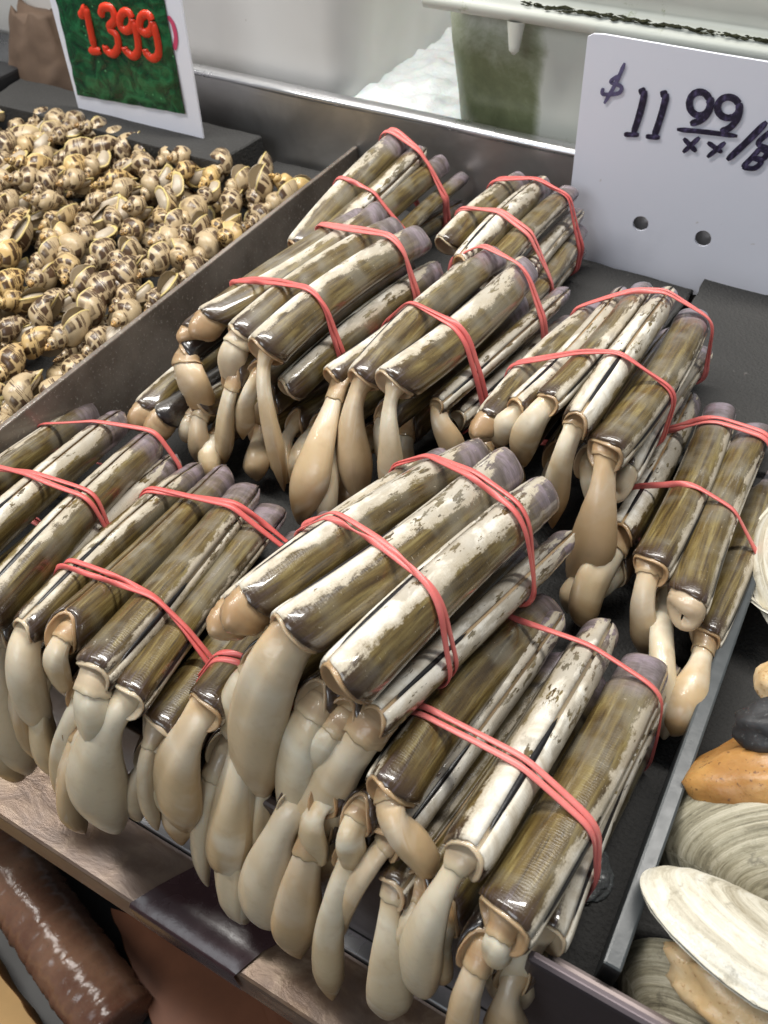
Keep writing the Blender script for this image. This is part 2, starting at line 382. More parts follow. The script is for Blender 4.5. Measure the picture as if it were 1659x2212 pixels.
    ('B8', 'c', (-0.2347, 0.1175, 0.052), (-0.2624, 0.2738, 0.0205), 1.15, 60, 0.34, 0, (-0.2339, 0.1029, 0.0057, 0.0186, 'tongue')),
    ('B8', 'd', (-0.2157, 0.1178, 0.046), (-0.2438, 0.2737, 0.0125), 1.05, 80, 0.26, 0, (-0.2267, 0.0857, -0.0561, 0.028, 'club')),
    ('B8', 'e', (-0.2037, 0.117, 0.026), (-0.2239, 0.2734, -0.0015), 1.0, 90, 0.2, 0, (-0.2037, 0.0948, -0.0447, 0.0098, 'long')),
    ('B8', 'f', (-0.2775, 0.121, 0.022), (-0.3012, 0.2752, -0.013), 0.95, 180, 0.2, 0, (-0.2801, 0.0943, -0.063, 0.0175, 'club')),
    ('B8', 'g', (-0.2525, 0.1174, 0.02), (-0.2795, 0.2718, -0.012), 0.95, 180, 0.2, 0, (-0.2669, 0.0865, -0.0782, 0.0128, 'long')),
    ('B8', 'h', (-0.2372, 0.1151, 0.018), (-0.257, 0.2708, -0.0125), 0.9, 180, 0.2, 0, (-0.2552, 0.09, -0.062, 0.0145, 'long')),
    ('B8', 'i', (-0.2514, 0.1055, 0.002), (-0.2692, 0.2587, -0.0136), 0.9, 180, 0.2, 0, (-0.2532, 0.0806, -0.077, 0.0188, 'club')),
    ('B8', 'j', (-0.2099, 0.1108, 0.002), (-0.2244, 0.2594, -0.0132), 0.85, 150, 0.3, 0, (-0.2178, 0.0947, -0.0494, 0.0129, 'club')),
    ('B11', 'a', (-0.1808, 0.1307, 0.044), (-0.2082, 0.2853, 0.013), 1.0, 90, 0.3, 0, (-0.19, 0.1024, -0.046, 0.0288, 'club')),
    ('B11', 'b', (-0.1658, 0.1372, 0.036), (-0.19, 0.293, 0.01), 1.0, -40, 0.5, 0, (-0.1678, 0.1024, -0.0745, 0.0261, 'club')),
    ('B11', 'c', (-0.1904, 0.1251, 0.02), (-0.2157, 0.2779, -0.0105), 0.9, 180, 0.3, 0, (-0.1957, 0.0988, -0.0637, 0.0166, 'club')),
    ('B11', 'd', (-0.1748, 0.1288, 0.014), (-0.1982, 0.2821, -0.014), 0.9, 180, 0.3, 0, (-0.1811, 0.0945, -0.0952, 0.0145, 'long')),
    ('B11', 'e', (-0.1534, 0.134, 0.016), (-0.1742, 0.2867, -0.014), 0.9, 180, 0.3, 0, (-0.1517, 0.1109, -0.0575, 0.0181, 'club')),
    ('B11', 'f', (-0.1577, 0.1267, 0.0), (-0.1724, 0.2802, -0.014), 0.9, 180, 0.3, 0, (-0.1546, 0.0925, -0.109, 0.0228, 'club')),
    ('B11', 'g', (-0.2027, 0.1136, 0.004), (-0.2176, 0.2591, -0.014), 0.85, 150, 0.3, 0, (-0.1985, 0.1013, -0.0352, 0.0111, 'tongue')),
    ('B9', 'a', (-0.1803, 0.1654, 0.08), (-0.1529, 0.3284, 0.0505), 0.95, -60, 0.8, 0, (-0.1907, 0.1572, 0.0538, 0.0155, 'stub')),
    ('B9', 'b', (-0.169, 0.1648, 0.094), (-0.1304, 0.3262, 0.069), 1.0, -45, 0.9, 0, (-0.1793, 0.1559, 0.0656, 0.0172, 'stub')),
    ('B9', 'c', (-0.1423, 0.1576, 0.098), (-0.1102, 0.3168, 0.077), 1.2, -45, 0.95, 0, (-0.153, 0.1238, -0.0093, 0.0271, 'tongue')),
    ('B9', 'd', (-0.1133, 0.1505, 0.092), (-0.0866, 0.3108, 0.072), 1.2, -35, 1.0, 0, None),
    ('B9', 'e', (-0.1002, 0.1543, 0.07), (-0.0718, 0.3095, 0.0435), 0.9, 20, 0.95, 0, (-0.1146, 0.1137, -0.059, 0.0267, 'long')),
    ('B9', 'f', (-0.1612, 0.1527, 0.066), (-0.1333, 0.308, 0.041), 1.0, 160, 0.2, 1, (-0.1718, 0.1353, 0.0106, 0.016, 'tongue')),
    ('B9', 'g', (-0.1288, 0.1489, 0.066), (-0.1065, 0.3054, 0.042), 1.0, 160, 0.2, 0, (-0.1312, 0.1226, -0.0174, 0.021, 'tongue')),
    ('B9', 'h', (-0.1141, 0.1479, 0.064), (-0.0881, 0.303, 0.035), 1.0, 160, 0.2, 0, (-0.1222, 0.1325, 0.0151, 0.0143, 'tongue')),
    ('B9', 'i', (-0.1517, 0.1524, 0.06), (-0.1256, 0.3041, 0.041), 0.9, 160, 0.2, 0, (-0.1495, 0.1406, 0.0224, 0.0159, 'tongue')),
    ('B9', 'j', (-0.1247, 0.1496, 0.05), (-0.0975, 0.3008, 0.028), 0.9, 160, 0.2, 0, (-0.1342, 0.135, 0.0037, 0.0143, 'club')),
    ('B10', 'a', (-0.0837, 0.1349, 0.05), (-0.0684, 0.2902, 0.0065), 1.15, -60, 0.5, 0, (-0.0583, 0.1245, 0.0169, 0.0173, 'tongue')),
    ('B10', 'b', (-0.044, 0.1259, 0.052), (-0.0373, 0.2819, 0.016), 1.2, 20, 1.0, 0, (-0.0476, 0.0941, -0.0492, 0.0186, 'club')),
    ('B10', 'c', (-0.021, 0.1118, 0.046), (-0.0098, 0.2713, 0.0195), 1.25, 70, 0.5, 0, (-0.0219, 0.1037, 0.02, 0.0123, 'tongue')),
    ('B10', 'd', (-0.0057, 0.1264, 0.02), (0.0001, 0.2834, 0.004), 1.0, 50, 0.8, 0, (-0.0055, 0.108, -0.0386, 0.0192, 'club')),
    ('B10', 'e', (-0.026, 0.1049, 0.02), (-0.0137, 0.2617, 0.004), 1.05, 170, 0.1, 1, (-0.0233, 0.0838, -0.0473, 0.0162, 'long')),
    ('B10', 'f', (-0.0799, 0.1254, 0.026), (-0.0635, 0.2817, 0.01), 1.0, 30, 0.9, 0, (-0.0946, 0.0997, -0.0556, 0.0133, 'tongue')),
    ('B10', 'g', (-0.0706, 0.1132, 0.01), (-0.0522, 0.2694, -0.0059), 1.0, 30, 0.3, 0, (-0.0601, 0.084, -0.083, 0.0201, 'club')),
    ('B10', 'h', (-0.0944, 0.1171, 0.008), (-0.0771, 0.2703, -0.0076), 1.0, 180, 0.3, 0, (-0.0919, 0.0815, -0.1052, 0.016, 'long')),
    ('B10', 'i', (-0.0108, 0.1089, 0.002), (0.0017, 0.2626, -0.0137), 0.95, 180, 0.3, 0, (-0.005, 0.095, -0.0423, 0.0169, 'club')),
    ('B10', 'j', (-0.1129, 0.1195, 0.012), (-0.1002, 0.2732, -0.0037), 0.95, 180, 0.3, 0, (-0.1138, 0.0875, -0.0898, 0.0233, 'club')),
    ('B10', 'k', (-0.1263, 0.1216, 0.018), (-0.1194, 0.2757, 0.0023), 0.95, 180, 0.3, 0, (-0.1324, 0.0914, -0.0782, 0.0262, 'club')),
    ('B10', 'l', (-0.0948, 0.1261, 0.032), (-0.0826, 0.2748, -0.01), 0.9, 150, 0.3, 0, (-0.0927, 0.1147, -0.004, 0.0128, 'tongue')),
    ('B10', 'm', (-0.0602, 0.1152, 0.014), (-0.0469, 0.2689, -0.0017), 0.9, 150, 0.3, 0, (-0.0602, 0.1009, -0.0315, 0.0132, 'club')),
    ('B10', 'n', (-0.0447, 0.1134, 0.01), (-0.0298, 0.2669, -0.0057), 0.9, 150, 0.3, 0, (-0.0399, 0.0997, -0.0337, 0.0126, 'tongue')),
    ('B10', 'o', (-0.1117, 0.1263, 0.032), (-0.1023, 0.2741, -0.0135), 0.9, 150, 0.3, 0, (-0.1115, 0.1132, -0.0097, 0.0157, 'club')),
]

# ------------------------------------------------------------------ tray, foam lining, dividers
FLOOR = -.022
ground = mesh_obj('ground', [(-3, -3, -.37), (3, -3, -.37), (3, 3, -.37), (-3, 3, -.37)], [(0, 1, 2, 3)], mat_plain('dark_wet_floor', (.05, .047, .045), .45, .3, 12), smooth=False)
tag(ground, kind='structure')

tray = empty('display_tray', (-.2, .122, -.115))
tag(tray, 'long dull stainless steel tray with bright folded rear rim holding the shellfish', 'tray')
box('tray_floor', (-1.1, .126, -.034), (.45, .655, -.030), M_STEEL, tray, .0005)
box('rear_wall', (-.70, .655, -.034), (.45, .659, .082), M_STEEL, tray, .0005)
box('front_wall', (-1.1, .119, -.115), (.45, .125, .004), mat_steel('brown_tarnished_steel', (.20, .165, .16), .30, dirt=.5), tray, .0018)
rim_v, rim_f = [], []
for i, x in enumerate(np.linspace(-.70, .45, 40)):
    for j in range(10):
        a = 2 * PI * j / 10
        rim_v.append((x, .662 + .0085 * math.cos(a) + .0006 * math.sin(x * 31), .0835 + .0042 * math.sin(a)))
mesh_obj('rear_rim', rim_v, grid_faces(40, 10, True), M_RIM, tray, loc=(-.3, .662, .083))

foam = box('foam_lining', (-.405, .127, -.0295), (.40, .652, FLOOR), M_FOAM, None, .001)
tag(foam, 'flat black foam sheet lining the tray under the razor clams', 'foam')

def slab(name, poly, z0, z1, mat, label, tilt=None):
    """an irregular sheet cut from a polygon, with torn slightly wavy edges"""
    pts = []
    n = len(poly)
    for i in range(n):
        a = Vector(poly[i]); b = Vector(poly[(i + 1) % n])
        m = max(2, int((b - a).length / .006))
        for s in range(m):
            p = a.lerp(b, s / m)
            nn = mnoise.noise(Vector((p.x * 60, p.y * 60, 3))) * .0022
            pts.append((p.x + nn, p.y + nn * .8))
    c = np.mean(np.array(pts), 0)
    V = [(x, y, z0) for x, y in pts] + [(x, y, z1 - .0012) for x, y in pts] + [(c[0] + (x - c[0]) * .992, c[1] + (y - c[1]) * .992, z1 + .0008 * mnoise.noise(Vector((x * 40, y * 40, 0)))) for x, y in pts]
    k = len(pts)
    F = [(i, (i + 1) % k, k + (i + 1) % k, k + i) for i in range(k)] + [(k + i, k + (i + 1) % k, 2 * k + (i + 1) % k, 2 * k + i) for i in range(k)]
    F += [tuple(range(2 * k, 3 * k)), tuple(reversed(range(k)))]
    o = mesh_obj(name, V, F, mat, None, False, loc=(c[0], c[1], z0))
    if tilt: o.rotation_euler = tilt
    tag(o, label, 'foam')
    return o
slab('foam_slab', [(-.40, .47), (-.105, .47), (-.087, .640), (-.395, .648)], -.0215, .004, M_FOAM, 'black foam slab under the far bundles, its edge below the white price card')
slab('foam_slab', [(-.080, .43), (.012, .43), (.015, .646), (-.083, .646)], -.0215, .012, M_FOAM, 'black foam slab in the rear corner by the right divider')
slab('foam_slab', [(-.80, .575), (-.505, .572), (-.500, .634), (-.81, .634)], -.028, .049, M_FOAM, 'long black foam block behind the snails under the green price sign')
slab('foam_slab', [(-.498, .585), (-.412, .590), (-.412, .650), (-.498, .648)], -.028, .020, M_FOAM, 'low black foam offcut in the rear corner behind the left divider')

def mat_divider(name, col, rough, trans):
    k = NT(name)
    n = k.noise(k.obj(), 25, 5, .65); s = k.noise(k.obj(), 180, 3)
    k.set(Base_Color=k.mix(n, tuple(c * .7 for c in col), col), Roughness=k.fmix(s, rough, rough + .2), Transmission_Weight=trans)
    k.b.inputs['IOR'].default_value = 1.45
    k.bump(k.math('ADD', n, s), .15, .0006)
    return k.m
d1 = box('divider_panel', (-.4115, .127, -.0295), (-.4075, .654, .050), mat_lump('painted_brown_reflections', (.13, .105, .085), (.27, .23, .195), (.36, .32, .28), .20, 12), None, .0012)  # brown mottling paints blurred reflections into the panel colour
tag(d1, 'long metal divider with brownish painted reflections between the spotted snails and the razor clams', 'divider')
d2 = box('divider_panel', (.0190, .128, FLOOR + .0003), (.0270, .652, .014), mat_divider('frosted_grey_plastic', (.075, .085, .09), .22, .25), None, .0012)
tag(d2, 'thick frosted grey plastic divider between razor clams and large surf clams', 'divider')

# ------------------------------------------------------------------ razor clams
def unit(v): return v / np.linalg.norm(v)

def superell(c, s, e):
    return (np.sign(c) * np.abs(c) ** e, np.sign(s) * np.abs(s) ** e)

BOW = {(r_[0], r_[1]): random.uniform(.0022, .0056) * random.choice((1, 1, -1)) for r_ in CLAMS}
def build_clam(bundle, key, p, q, w, roll, white, dark, foot, label, group):
    p = np.array(p); q = np.array(q)
    L = np.linalg.norm(q - p); t = (q - p) / L
    up = unit(np.array([0, 0, 1.]) - t * t[2]); side = np.cross(t, up)
    r = math.radians(roll)
    D = math.cos(r) * up + math.sin(r) * side
    E = -math.sin(r) * up + math.cos(r) * side
    A = .0116 * w; Bt = .0094 * w
    seed = rng.uniform(0, 1)
    bow = BOW[(bundle, key)]
    root = empty('razor_clam', tuple(p))
    tag(root, label, 'clam', group)
    steps = sorted(rng.uniform(.78, .97, 3))
    NU = 46
    us = np.concatenate([np.linspace(0, .06, 5)[:-1], np.linspace(.06, .74, 20)[:-1], np.linspace(.74, 1, NU - 23)])
    NU = len(us)
    def centre(u):
        return p + t * (L * u) + D * (bow * 4 * u * (1 - u))
    def size(u, psi):
        k = 1 - .10 * u * u - .05 * math.sin(u * 2.2 + seed * 6) ** 2 - .10 * np.exp(-((u) / .012) ** 2) * .35
        for si, s in enumerate(steps):
            k -= (.040 if si == 1 else .012) / (1 + math.exp(-(u - s) / .0022))
        k *= 1 + .012 * math.sin(u * 37 + seed * 9) * (u > .7)
        return k
    ends0 = [mnoise.noise(Vector((a * 5, seed * 50, 0))) for a in np.linspace(0, 1, 64)]
    def ring(u, psi, sc, endj=0.0):
        k = size(u, psi) * sc
        c, s = superell(math.cos(psi), math.sin(psi), .88)
        x = min(1.0, max(0.0, (u - .955) / .045)); y = max(0.0, 1 - u / .035)
        pos = centre(u) + D * (A * k * c * (1 - .16 * x * x)) + E * (Bt * k * s * (1 - .62 * x ** 2.4) * (1 - .10 * y * y))
        ob = (-.0042 * math.cos(psi - .5) + .0022 * math.cos(2 * psi)) * max(0, 1 - u / .06)            # slanted foot end
        pos = pos + t * (ob + endj)
        return pos
    for vi, (a0, a1) in enumerate(((2.2, 177.5), (182.5, 357.8))):
        NV = 15
        psis = np.radians(np.linspace(a0, a1, NV))
        shift = E * (.0004 if vi == 0 else -.0004)
        V, UV = [], []
        for layer, sc in ((0, 1.0), (1, .90)):
            for i, u in enumerate(us):
                for j, ps in enumerate(psis):
                    ej = 0
                    if u > .985: ej = .0022 * mnoise.noise(Vector((ps * 6, seed * 40, vi))) * (u - .985) / .015
                    if u < .015: ej = .0012 * mnoise.noise(Vector((ps * 4, seed * 70, vi)))
                    V.append(ring(u, ps, sc, ej) + shift)
                    dd = ps / PI if ps <= PI else (2 * PI - ps) / PI
                    UV.append((u, dd))
        N = NU * NV
        F = grid_faces(NU, NV, False, 0) + grid_faces(NU, NV, False, N, True)
        for j in range(NV - 1):
            F.append((j + 1, j, N + j, N + j + 1))
            e = (NU - 1) * NV
            F.append((e + j, e + j + 1, N + e + j + 1, N + e + j))
        for i in range(NU - 1):
            F.append((i * NV, (i + 1) * NV, N + (i + 1) * NV, N + i * NV))
            F.append(((i + 1) * NV + NV - 1, i * NV + NV - 1, N + i * NV + NV - 1, N + (i + 1) * NV + NV - 1))
        o = mesh_obj('valve', V, F, M_SHELL, root, uv=UV, loc=tuple(p))
        o.color = (white, (seed + vi * .37) % 1, dark, 1)
    # black ligament strip along the hinge
    V = []
    lu = np.linspace(.04, rng.uniform(.30, .5), 14)
    for u in lu:
        th = math.sin(PI * (u - lu[0]) / (lu[-1] - lu[0])) ** .5
        c0 = centre(u) + D * (A * size(u, 0) * 1.005)
        for (ex, dx) in ((-1, -.3), (-.5, .35), (.5, .35), (1, -.3)):
            V.append(c0 + E * (.0015 * th * ex * w) + D * (.0011 * th * dx * w))
    mesh_obj('ligament', V, grid_faces(len(lu), 4, False, 0), M_LIG, root, loc=tuple(p))
    # mantle: inner body with a thick collar at the foot end and a shallow pit
    prof = [(1.006, .55), (.998, .80), (.90, .86), (.5, .87), (.1, .88), (.015, .90), (-.002, .93), (-.008, .94), (-.0115, .90), (-.010, .84), (-.002, .78), (.010, .62), (.018, .40), (.022, .20), (.022, .02)]
    stub = foot is not None and foot[4] == 'stub'
    if stub:
        ext = min(.013, max(.005, np.linalg.norm(np.array(foot[:3]) - p))) / L
        prof = prof[:6] + [(-.004, .92), (-ext * .25, .97), (-ext * .40, .93), (-ext * .55, .95), (-ext * .85, .86), (-ext, .66), (-ext * 1.02, .42), (-ext * .90, .26), (-ext * .7, .08)]
    V, UV = [], []
    NVm = 20
    for i, (u, sc) in enumerate(prof):
        for j in range(NVm):
            ps = 2 * PI * j / NVm
            wob = 1 + .05 * mnoise.noise(Vector((math.cos(ps) * 2, math.sin(ps) * 2 + seed * 30, u * 30))) * (u < .02)
            pos = ring(max(u, 0), ps, sc * wob) + t * (L * min(u, 0) * (1 + (.0 if stub else .2) * math.sin(ps * 2 + seed * 6)))
            if u < 0: pos = pos + np.array([0, 0, -1.]) * (abs(u) * L) * (.45 if stub else .25)
            V.append(pos); UV.append((i / (len(prof) - 1), j / NVm))
    o = mesh_obj('mantle', V, grid_faces(len(prof), NVm, True, 0, True), M_MANTLE, root, uv=UV, loc=tuple(p))
    o.color = (rng.uniform(0, .6), seed, 0, 1)
    if foot is None or stub: return root
    tip = np.array(foot[:3]); fw = foot[3] * (.59 if foot[4] == 'club' else .53); kind = foot[4]
    ln = np.linalg.norm(tip - p)
    P0 = p + t * .008; P1 = p - t * min(.016, ln * .45) + np.array([0, 0, -.002])
    P2 = tip + np.array([rng.uniform(-.004, .004), .004, ln * .48]); P3 = tip
    NS, NR = 34, 20
    prm = {'club': [(0, .50), (.15, .46), (.32, .48), (.52, .78), (.70, 1.04), (.84, .96), (1, .72)],
           'tongue': [(0, .66), (.15, .76), (.35, .88), (.6, 1.0), (.8, .92), (1, .70)],
           'long': [(0, .66), (.15, .66), (.4, .72), (.65, .96), (.8, 1.0), (.9, .90), (1, .75)]}[kind]
    ks = np.array([a for a, _ in prm]); vs_ = np.array([b for _, b in prm])
    lat = np.array([1., 0, 0])
    yaw0 = rng.uniform(-.7, .7); yaw1 = rng.uniform(-.9, .9)
    flat = rng.uniform(.60, .88)
    sway = rng.uniform(-.22, .22) * fw * 2; bendp = rng.uniform(.8, 1.6)
    tip0 = rng.uniform(.66, .86); tpow = rng.uniform(1.4, 2.2); tend = rng.uniform(.5, .9)
    fold = rng.uniform(0, 2 * PI); amp = rng.uniform(.06, .15)
    def foot_ring(s, mul, NR, inset=0.0):
        b = (1 - s) ** 3 * P0 + 3 * s * (1 - s) ** 2 * P1 + 3 * s * s * (1 - s) * P2 + s ** 3 * P3
        tg = 3 * (1 - s) ** 2 * (P1 - P0) + 6 * s * (1 - s) * (P2 - P1) + 3 * s * s * (P3 - P2)
        tg = unit(tg + 1e-9)
        l = unit(lat - tg * (lat @ tg)); m = np.cross(tg, l)
        b = b + l * (sway * math.sin(PI * s ** bendp)) * (s < 1)
        x = np.mean([np.interp(min(1, max(0, s + q)), ks, vs_) for q in (-.06, -.03, 0, .03, .06)])
        rad = fw * x
        rad = rad + (.0084 * w - rad) * max(0.0, 1 - s / .2) * (.0084 * w > rad)
        if s > tip0: rad *= max(.0, 1 - ((s - tip0) / (1 - tip0)) ** tpow) ** tend
        rad = rad * mul + .00015
        yw = yaw0 + yaw1 * s
        ln_ = l * math.cos(yw) + m * math.sin(yw); mn_ = -l * math.sin(yw) + m * math.cos(yw)
        out = []
        for j in range(NR):
            a = 2 * PI * j / NR
            lump = 1 + amp * mnoise.noise(Vector((math.cos(a) * 1.1 + seed * 40, math.sin(a) * 1.1, s * 3.2)))
            wr = 1 + .035 * mnoise.noise(Vector((math.cos(a) * .6, seed * 90 + math.sin(a) * .6, s * 26))) * max(0, 1 - s / .75)
            da = (a - fold + PI) % (2 * PI) - PI
            cr = 1 - .16 * math.exp(-(da / .30) ** 2) * math.sin(PI * min(1, s * 1.05))
            cr2 = 1 - .08 * math.exp(-((da + 1.9) / .25) ** 2) * math.sin(PI * s)
            q = rad * lump * cr * cr2 * wr
            out.append(b + ln_ * (q * math.cos(a)) + mn_ * (q * flat * math.sin(a)))
        return out
    V, UV = [], []
    for i in range(NS):
        s = i / (NS - 1); s = 1 - (1 - s) ** 1.3
        V += foot_ring(s, 1.0, NR); UV += [(s, j / NR) for j in range(NR)]
    F = grid_faces(NS, NR, True, 0)
    F.append(tuple((NS - 1) * NR + j for j in range(NR)))
    o = mesh_obj('foot', V, F, M_FOOT, root, uv=UV, loc=tuple(p))
    o.color = (min(1, max(0, rng.normal(.18, .34))), seed, 0, 1)
    if rng.random() < .7:
        end = rng.uniform(.14, .30); V, UV = [], []
        for (sf, mu) in ((0.0, .9), (.3, 1.06), (.6, 1.09), (.85, 1.14), (.97, 1.15), (1.0, 1.10), (.95, 1.01), (.8, .95)):
            rg = foot_ring(max(.02, end * sf), mu, NR)
            tgv = unit(P2 - P0)
            for j in range(NR):
                jag = .0016 * mnoise.noise(Vector((j * .8, seed * 30, 2))) * (sf > .7)
                V.append(rg[j] + tgv * jag); UV.append((sf, j / NR))
        o = mesh_obj('sheath', V, grid_faces(8, NR, True), M_MANTLE, root, uv=UV, loc=tuple(p))
        o.color = (rng.uniform(0, .5), seed, 0, 1)
    return root

BUNDLES = {
 'B1': 'far left bundle at rear wall',
 'B2': 'far bundle beside white price card',
 'B3': 'back bundle nearest the snails',
 'B12': 'lowest bundle nearest the snails',
 'B4': 'middle back bundle',
 'B5': 'back bundle below white price card',
 'B6': 'bundle against right plastic divider',
 'B7': 'front bundle at left picture edge',
 'B8': 'olive front left bundle',
 'B11': 'bundle half hidden under topmost bundle',
 'B9': 'topmost front bundle',
 'B10': 'front right bundle by tray edge',
}
ORD = ['first', 'second', 'third', 'fourth', 'fifth', 'sixth', 'seventh', 'eighth', 'ninth', 'tenth', 'eleventh', 'twelfth']
TOP = {'B1': 'abcd', 'B2': 'abcdef', 'B3': 'abcd', 'B4': 'abcde', 'B5': ['a', 'b2', 'b', 'c', 'd'], 'B6': 'zab', 'B7': 'abc', 'B8': 'abcde', 'B9': 'abcde', 'B10': 'abcd', 'B11': 'ab', 'B12': 'abc'}
by_bundle = {}
for row in CLAMS: by_bundle.setdefault(row[0], []).append(row)
for b, rows in by_bundle.items():
    tops = [r for r in rows if r[1] in list(TOP[b])]; tops.sort(key=lambda r: r[3][0])
    unders = [r for r in rows if r not in tops]; unders.sort(key=lambda r: r[2][0])
    for r in rows:
        look = 'black' if r[7] else ('chalky white' if r[6] >= .85 else ('pale olive' if r[6] >= .5 else 'olive brown'))
        if r in tops: pos = '%s from left atop %s' % (ORD[tops.index(r)], BUNDLES[b])
        else: pos = '%s lower shell from left in %s' % (ORD[unders.index(r)], BUNDLES[b])
        build_clam(*r, label='%s razor clam, %s' % (look, pos), group='razor clams tied in bundles')

# ------------------------------------------------------------------ rubber bands
def mat_band():
    k = NT('coral_rubber')
    O = k.obj(); n = k.noise(O, 120, 4)
    ob_ = k.node('ShaderNodeObjectInfo').outputs['Random']
    k.set(Base_Color=k.mix(ob_, k.mix(n, (.55, .085, .080), (.72, .16, .145)), k.mix(n, (.72, .17, .155), (.84, .26, .235))), Roughness=.36, Subsurface_Weight=.1, Subsurface_Scale=.002)
    k.bump(k.noise(O, 600, 3), .12, .0005)
    return k.m
M_BAND = mat_band()

def hull2(P):
    P = sorted(map(tuple, P)); 
    def half(pts):
        h = []
        for p in pts:
            while len(h) >= 2 and (h[-1][0] - h[-2][0]) * (p[1] - h[-2][1]) - (h[-1][1] - h[-2][1]) * (p[0] - h[-2][0]) <= 0: h.pop()
            h.append(p)
        return h
    a = half(P); b = half(P[::-1])
    return np.array(a[:-1] + b[:-1])

def band(bundle, keys, frac, label, skew=0.0, strands=2, width=.0033):
    rows = [r for r in by_bundle[bundle] if r[1] in keys]
    ps = [np.array(r[2]) for r in rows]; qs = [np.array(r[3]) for r in rows]
    t = unit(np.mean([q - p for p, q in zip(ps, qs)], 0))
    c = np.mean([p + (q - p) * frac for p, q in zip(ps, qs)], 0)
    up = unit(np.array([0, 0, 1.]) - t * t[2]); side = np.cross(t, up)
    n = unit(t + side * skew)
    pts = []
    for r, p, q in zip(rows, ps, qs):
        d = q - p
        s = ((c - p) @ n) / (d @ n); s = min(1, max(0, s))
        a_ = math.radians(r[5]); w = r[4]
        D = math.cos(a_) * up + math.sin(a_) * side; E = -math.sin(a_) * up + math.cos(a_) * side
        o = p + d * s + D * (BOW[(r[0], r[1])] * 4 * s * (1 - s))
        for k in range(20):
            cc, ss = superell(math.cos(k * PI / 10), math.sin(k * PI / 10), .88)
            x = o + D * (.0116 * w * cc) + E * (.0094 * w * ss) - c
            pts.append((x @ side, x @ up))
    h = hull2(pts)
    # resample evenly and soften
    hh = np.vstack([h, h[:1]]); seg = np.linalg.norm(np.diff(hh, axis=0), axis=1); cum = np.concatenate([[0], np.cumsum(seg)])
    N = 140
    ss = np.linspace(0, cum[-1], N, endpoint=False)
    loop = np.stack([np.interp(ss, cum, hh[:, 0]), np.interp(ss, cum, hh[:, 1])], 1)
    for _ in range(3): loop = (np.roll(loop, 1, 0) + 2 * loop + np.roll(loop, -1, 0)) / 4
    tan = np.roll(loop, -1, 0) - np.roll(loop, 1, 0); tan /= np.linalg.norm(tan, axis=1)[:, None]
    nrm = np.stack([tan[:, 1], -tan[:, 0]], 1)
    V, F = [], []
    ph = rng.uniform(0, 6.28)
    for st in range(strands):
        off = len(V)
        tw0 = rng.uniform(0, 2 * PI, 2)
        for i in range(N):
            a = 2 * PI * i / N
            axial = (0.0026 * math.sin(a + ph) if st == 0 else -.0026 * math.sin(a * 1.0 + ph + .5)) if strands > 1 else 0
            axial += .0012 * math.sin(2 * a + ph * 2 + st)
            lift = .0009 + (.0009 if st == 1 else 0)
            tilt = .25 * math.sin(a * 2 + ph + st)
            for z in tw0:
                dlt = (a - z + PI) % (2 * PI) - PI
                tilt += 1.25 * math.exp(-(dlt / .20) ** 2)
            x2 = loop[i] + nrm[i] * lift
            cen = c + side * x2[0] + up * x2[1]
            cen = cen + t * (axial - ((side * x2[0] + up * x2[1]) @ n) / (t @ n))
            nn = side * nrm[i][0] + up * nrm[i][1]
            wv = t * math.cos(tilt) + nn * math.sin(tilt); tv = np.cross(wv, side * tan[i][0] + up * tan[i][1])
            hw = width / 2; ht = .00045
            for (aw, at) in ((-hw, -ht * .6), (-hw * .9, ht), (0, ht * 1.25), (hw * .9, ht), (hw, -ht * .6), (0, -ht)):
                V.append(cen + wv * aw + tv * at)
        for i in range(N):
            for j in range(6):
                F.append((off + i * 6 + j, off + ((i + 1) % N) * 6 + j, off + ((i + 1) % N) * 6 + (j + 1) % 6, off + i * 6 + (j + 1) % 6))
    o = mesh_obj('rubber_band', V, F, M_BAND, None, loc=tuple(c))
    tag(o, label, 'rubber band', 'coral rubber bands round the bundles')
    return o
ALL = lambda b: [r[1] for r in by_bundle[b]]
for b, fr in (('B1', (.36, .82)), ('B2', (.34, .80)), ('B3', (.30, .80)), ('B4', (.30, .82)), ('B5', (.27, .82)), ('B6', (.36, .80)), ('B7', (.45, .86)), ('B8', (.26, .78)), ('B11', (.16, .86)), ('B9', (.34, .78)), ('B10', (.30, .84))):
    for i, f_ in enumerate(fr):
        band(b, 'abcd' if b == 'B7' else ALL(b), f_, 'coral rubber band round %s of %s' % ('foot ends' if i == 0 else 'rear ends', BUNDLES[b]), skew=rng.uniform(-.12, .12), strands=1 if (b, i) in (('B7', 1), ('B6', 0), ('B10', 1), ('B1', 0)) else 2, width=rng.uniform(.0030, .0040))

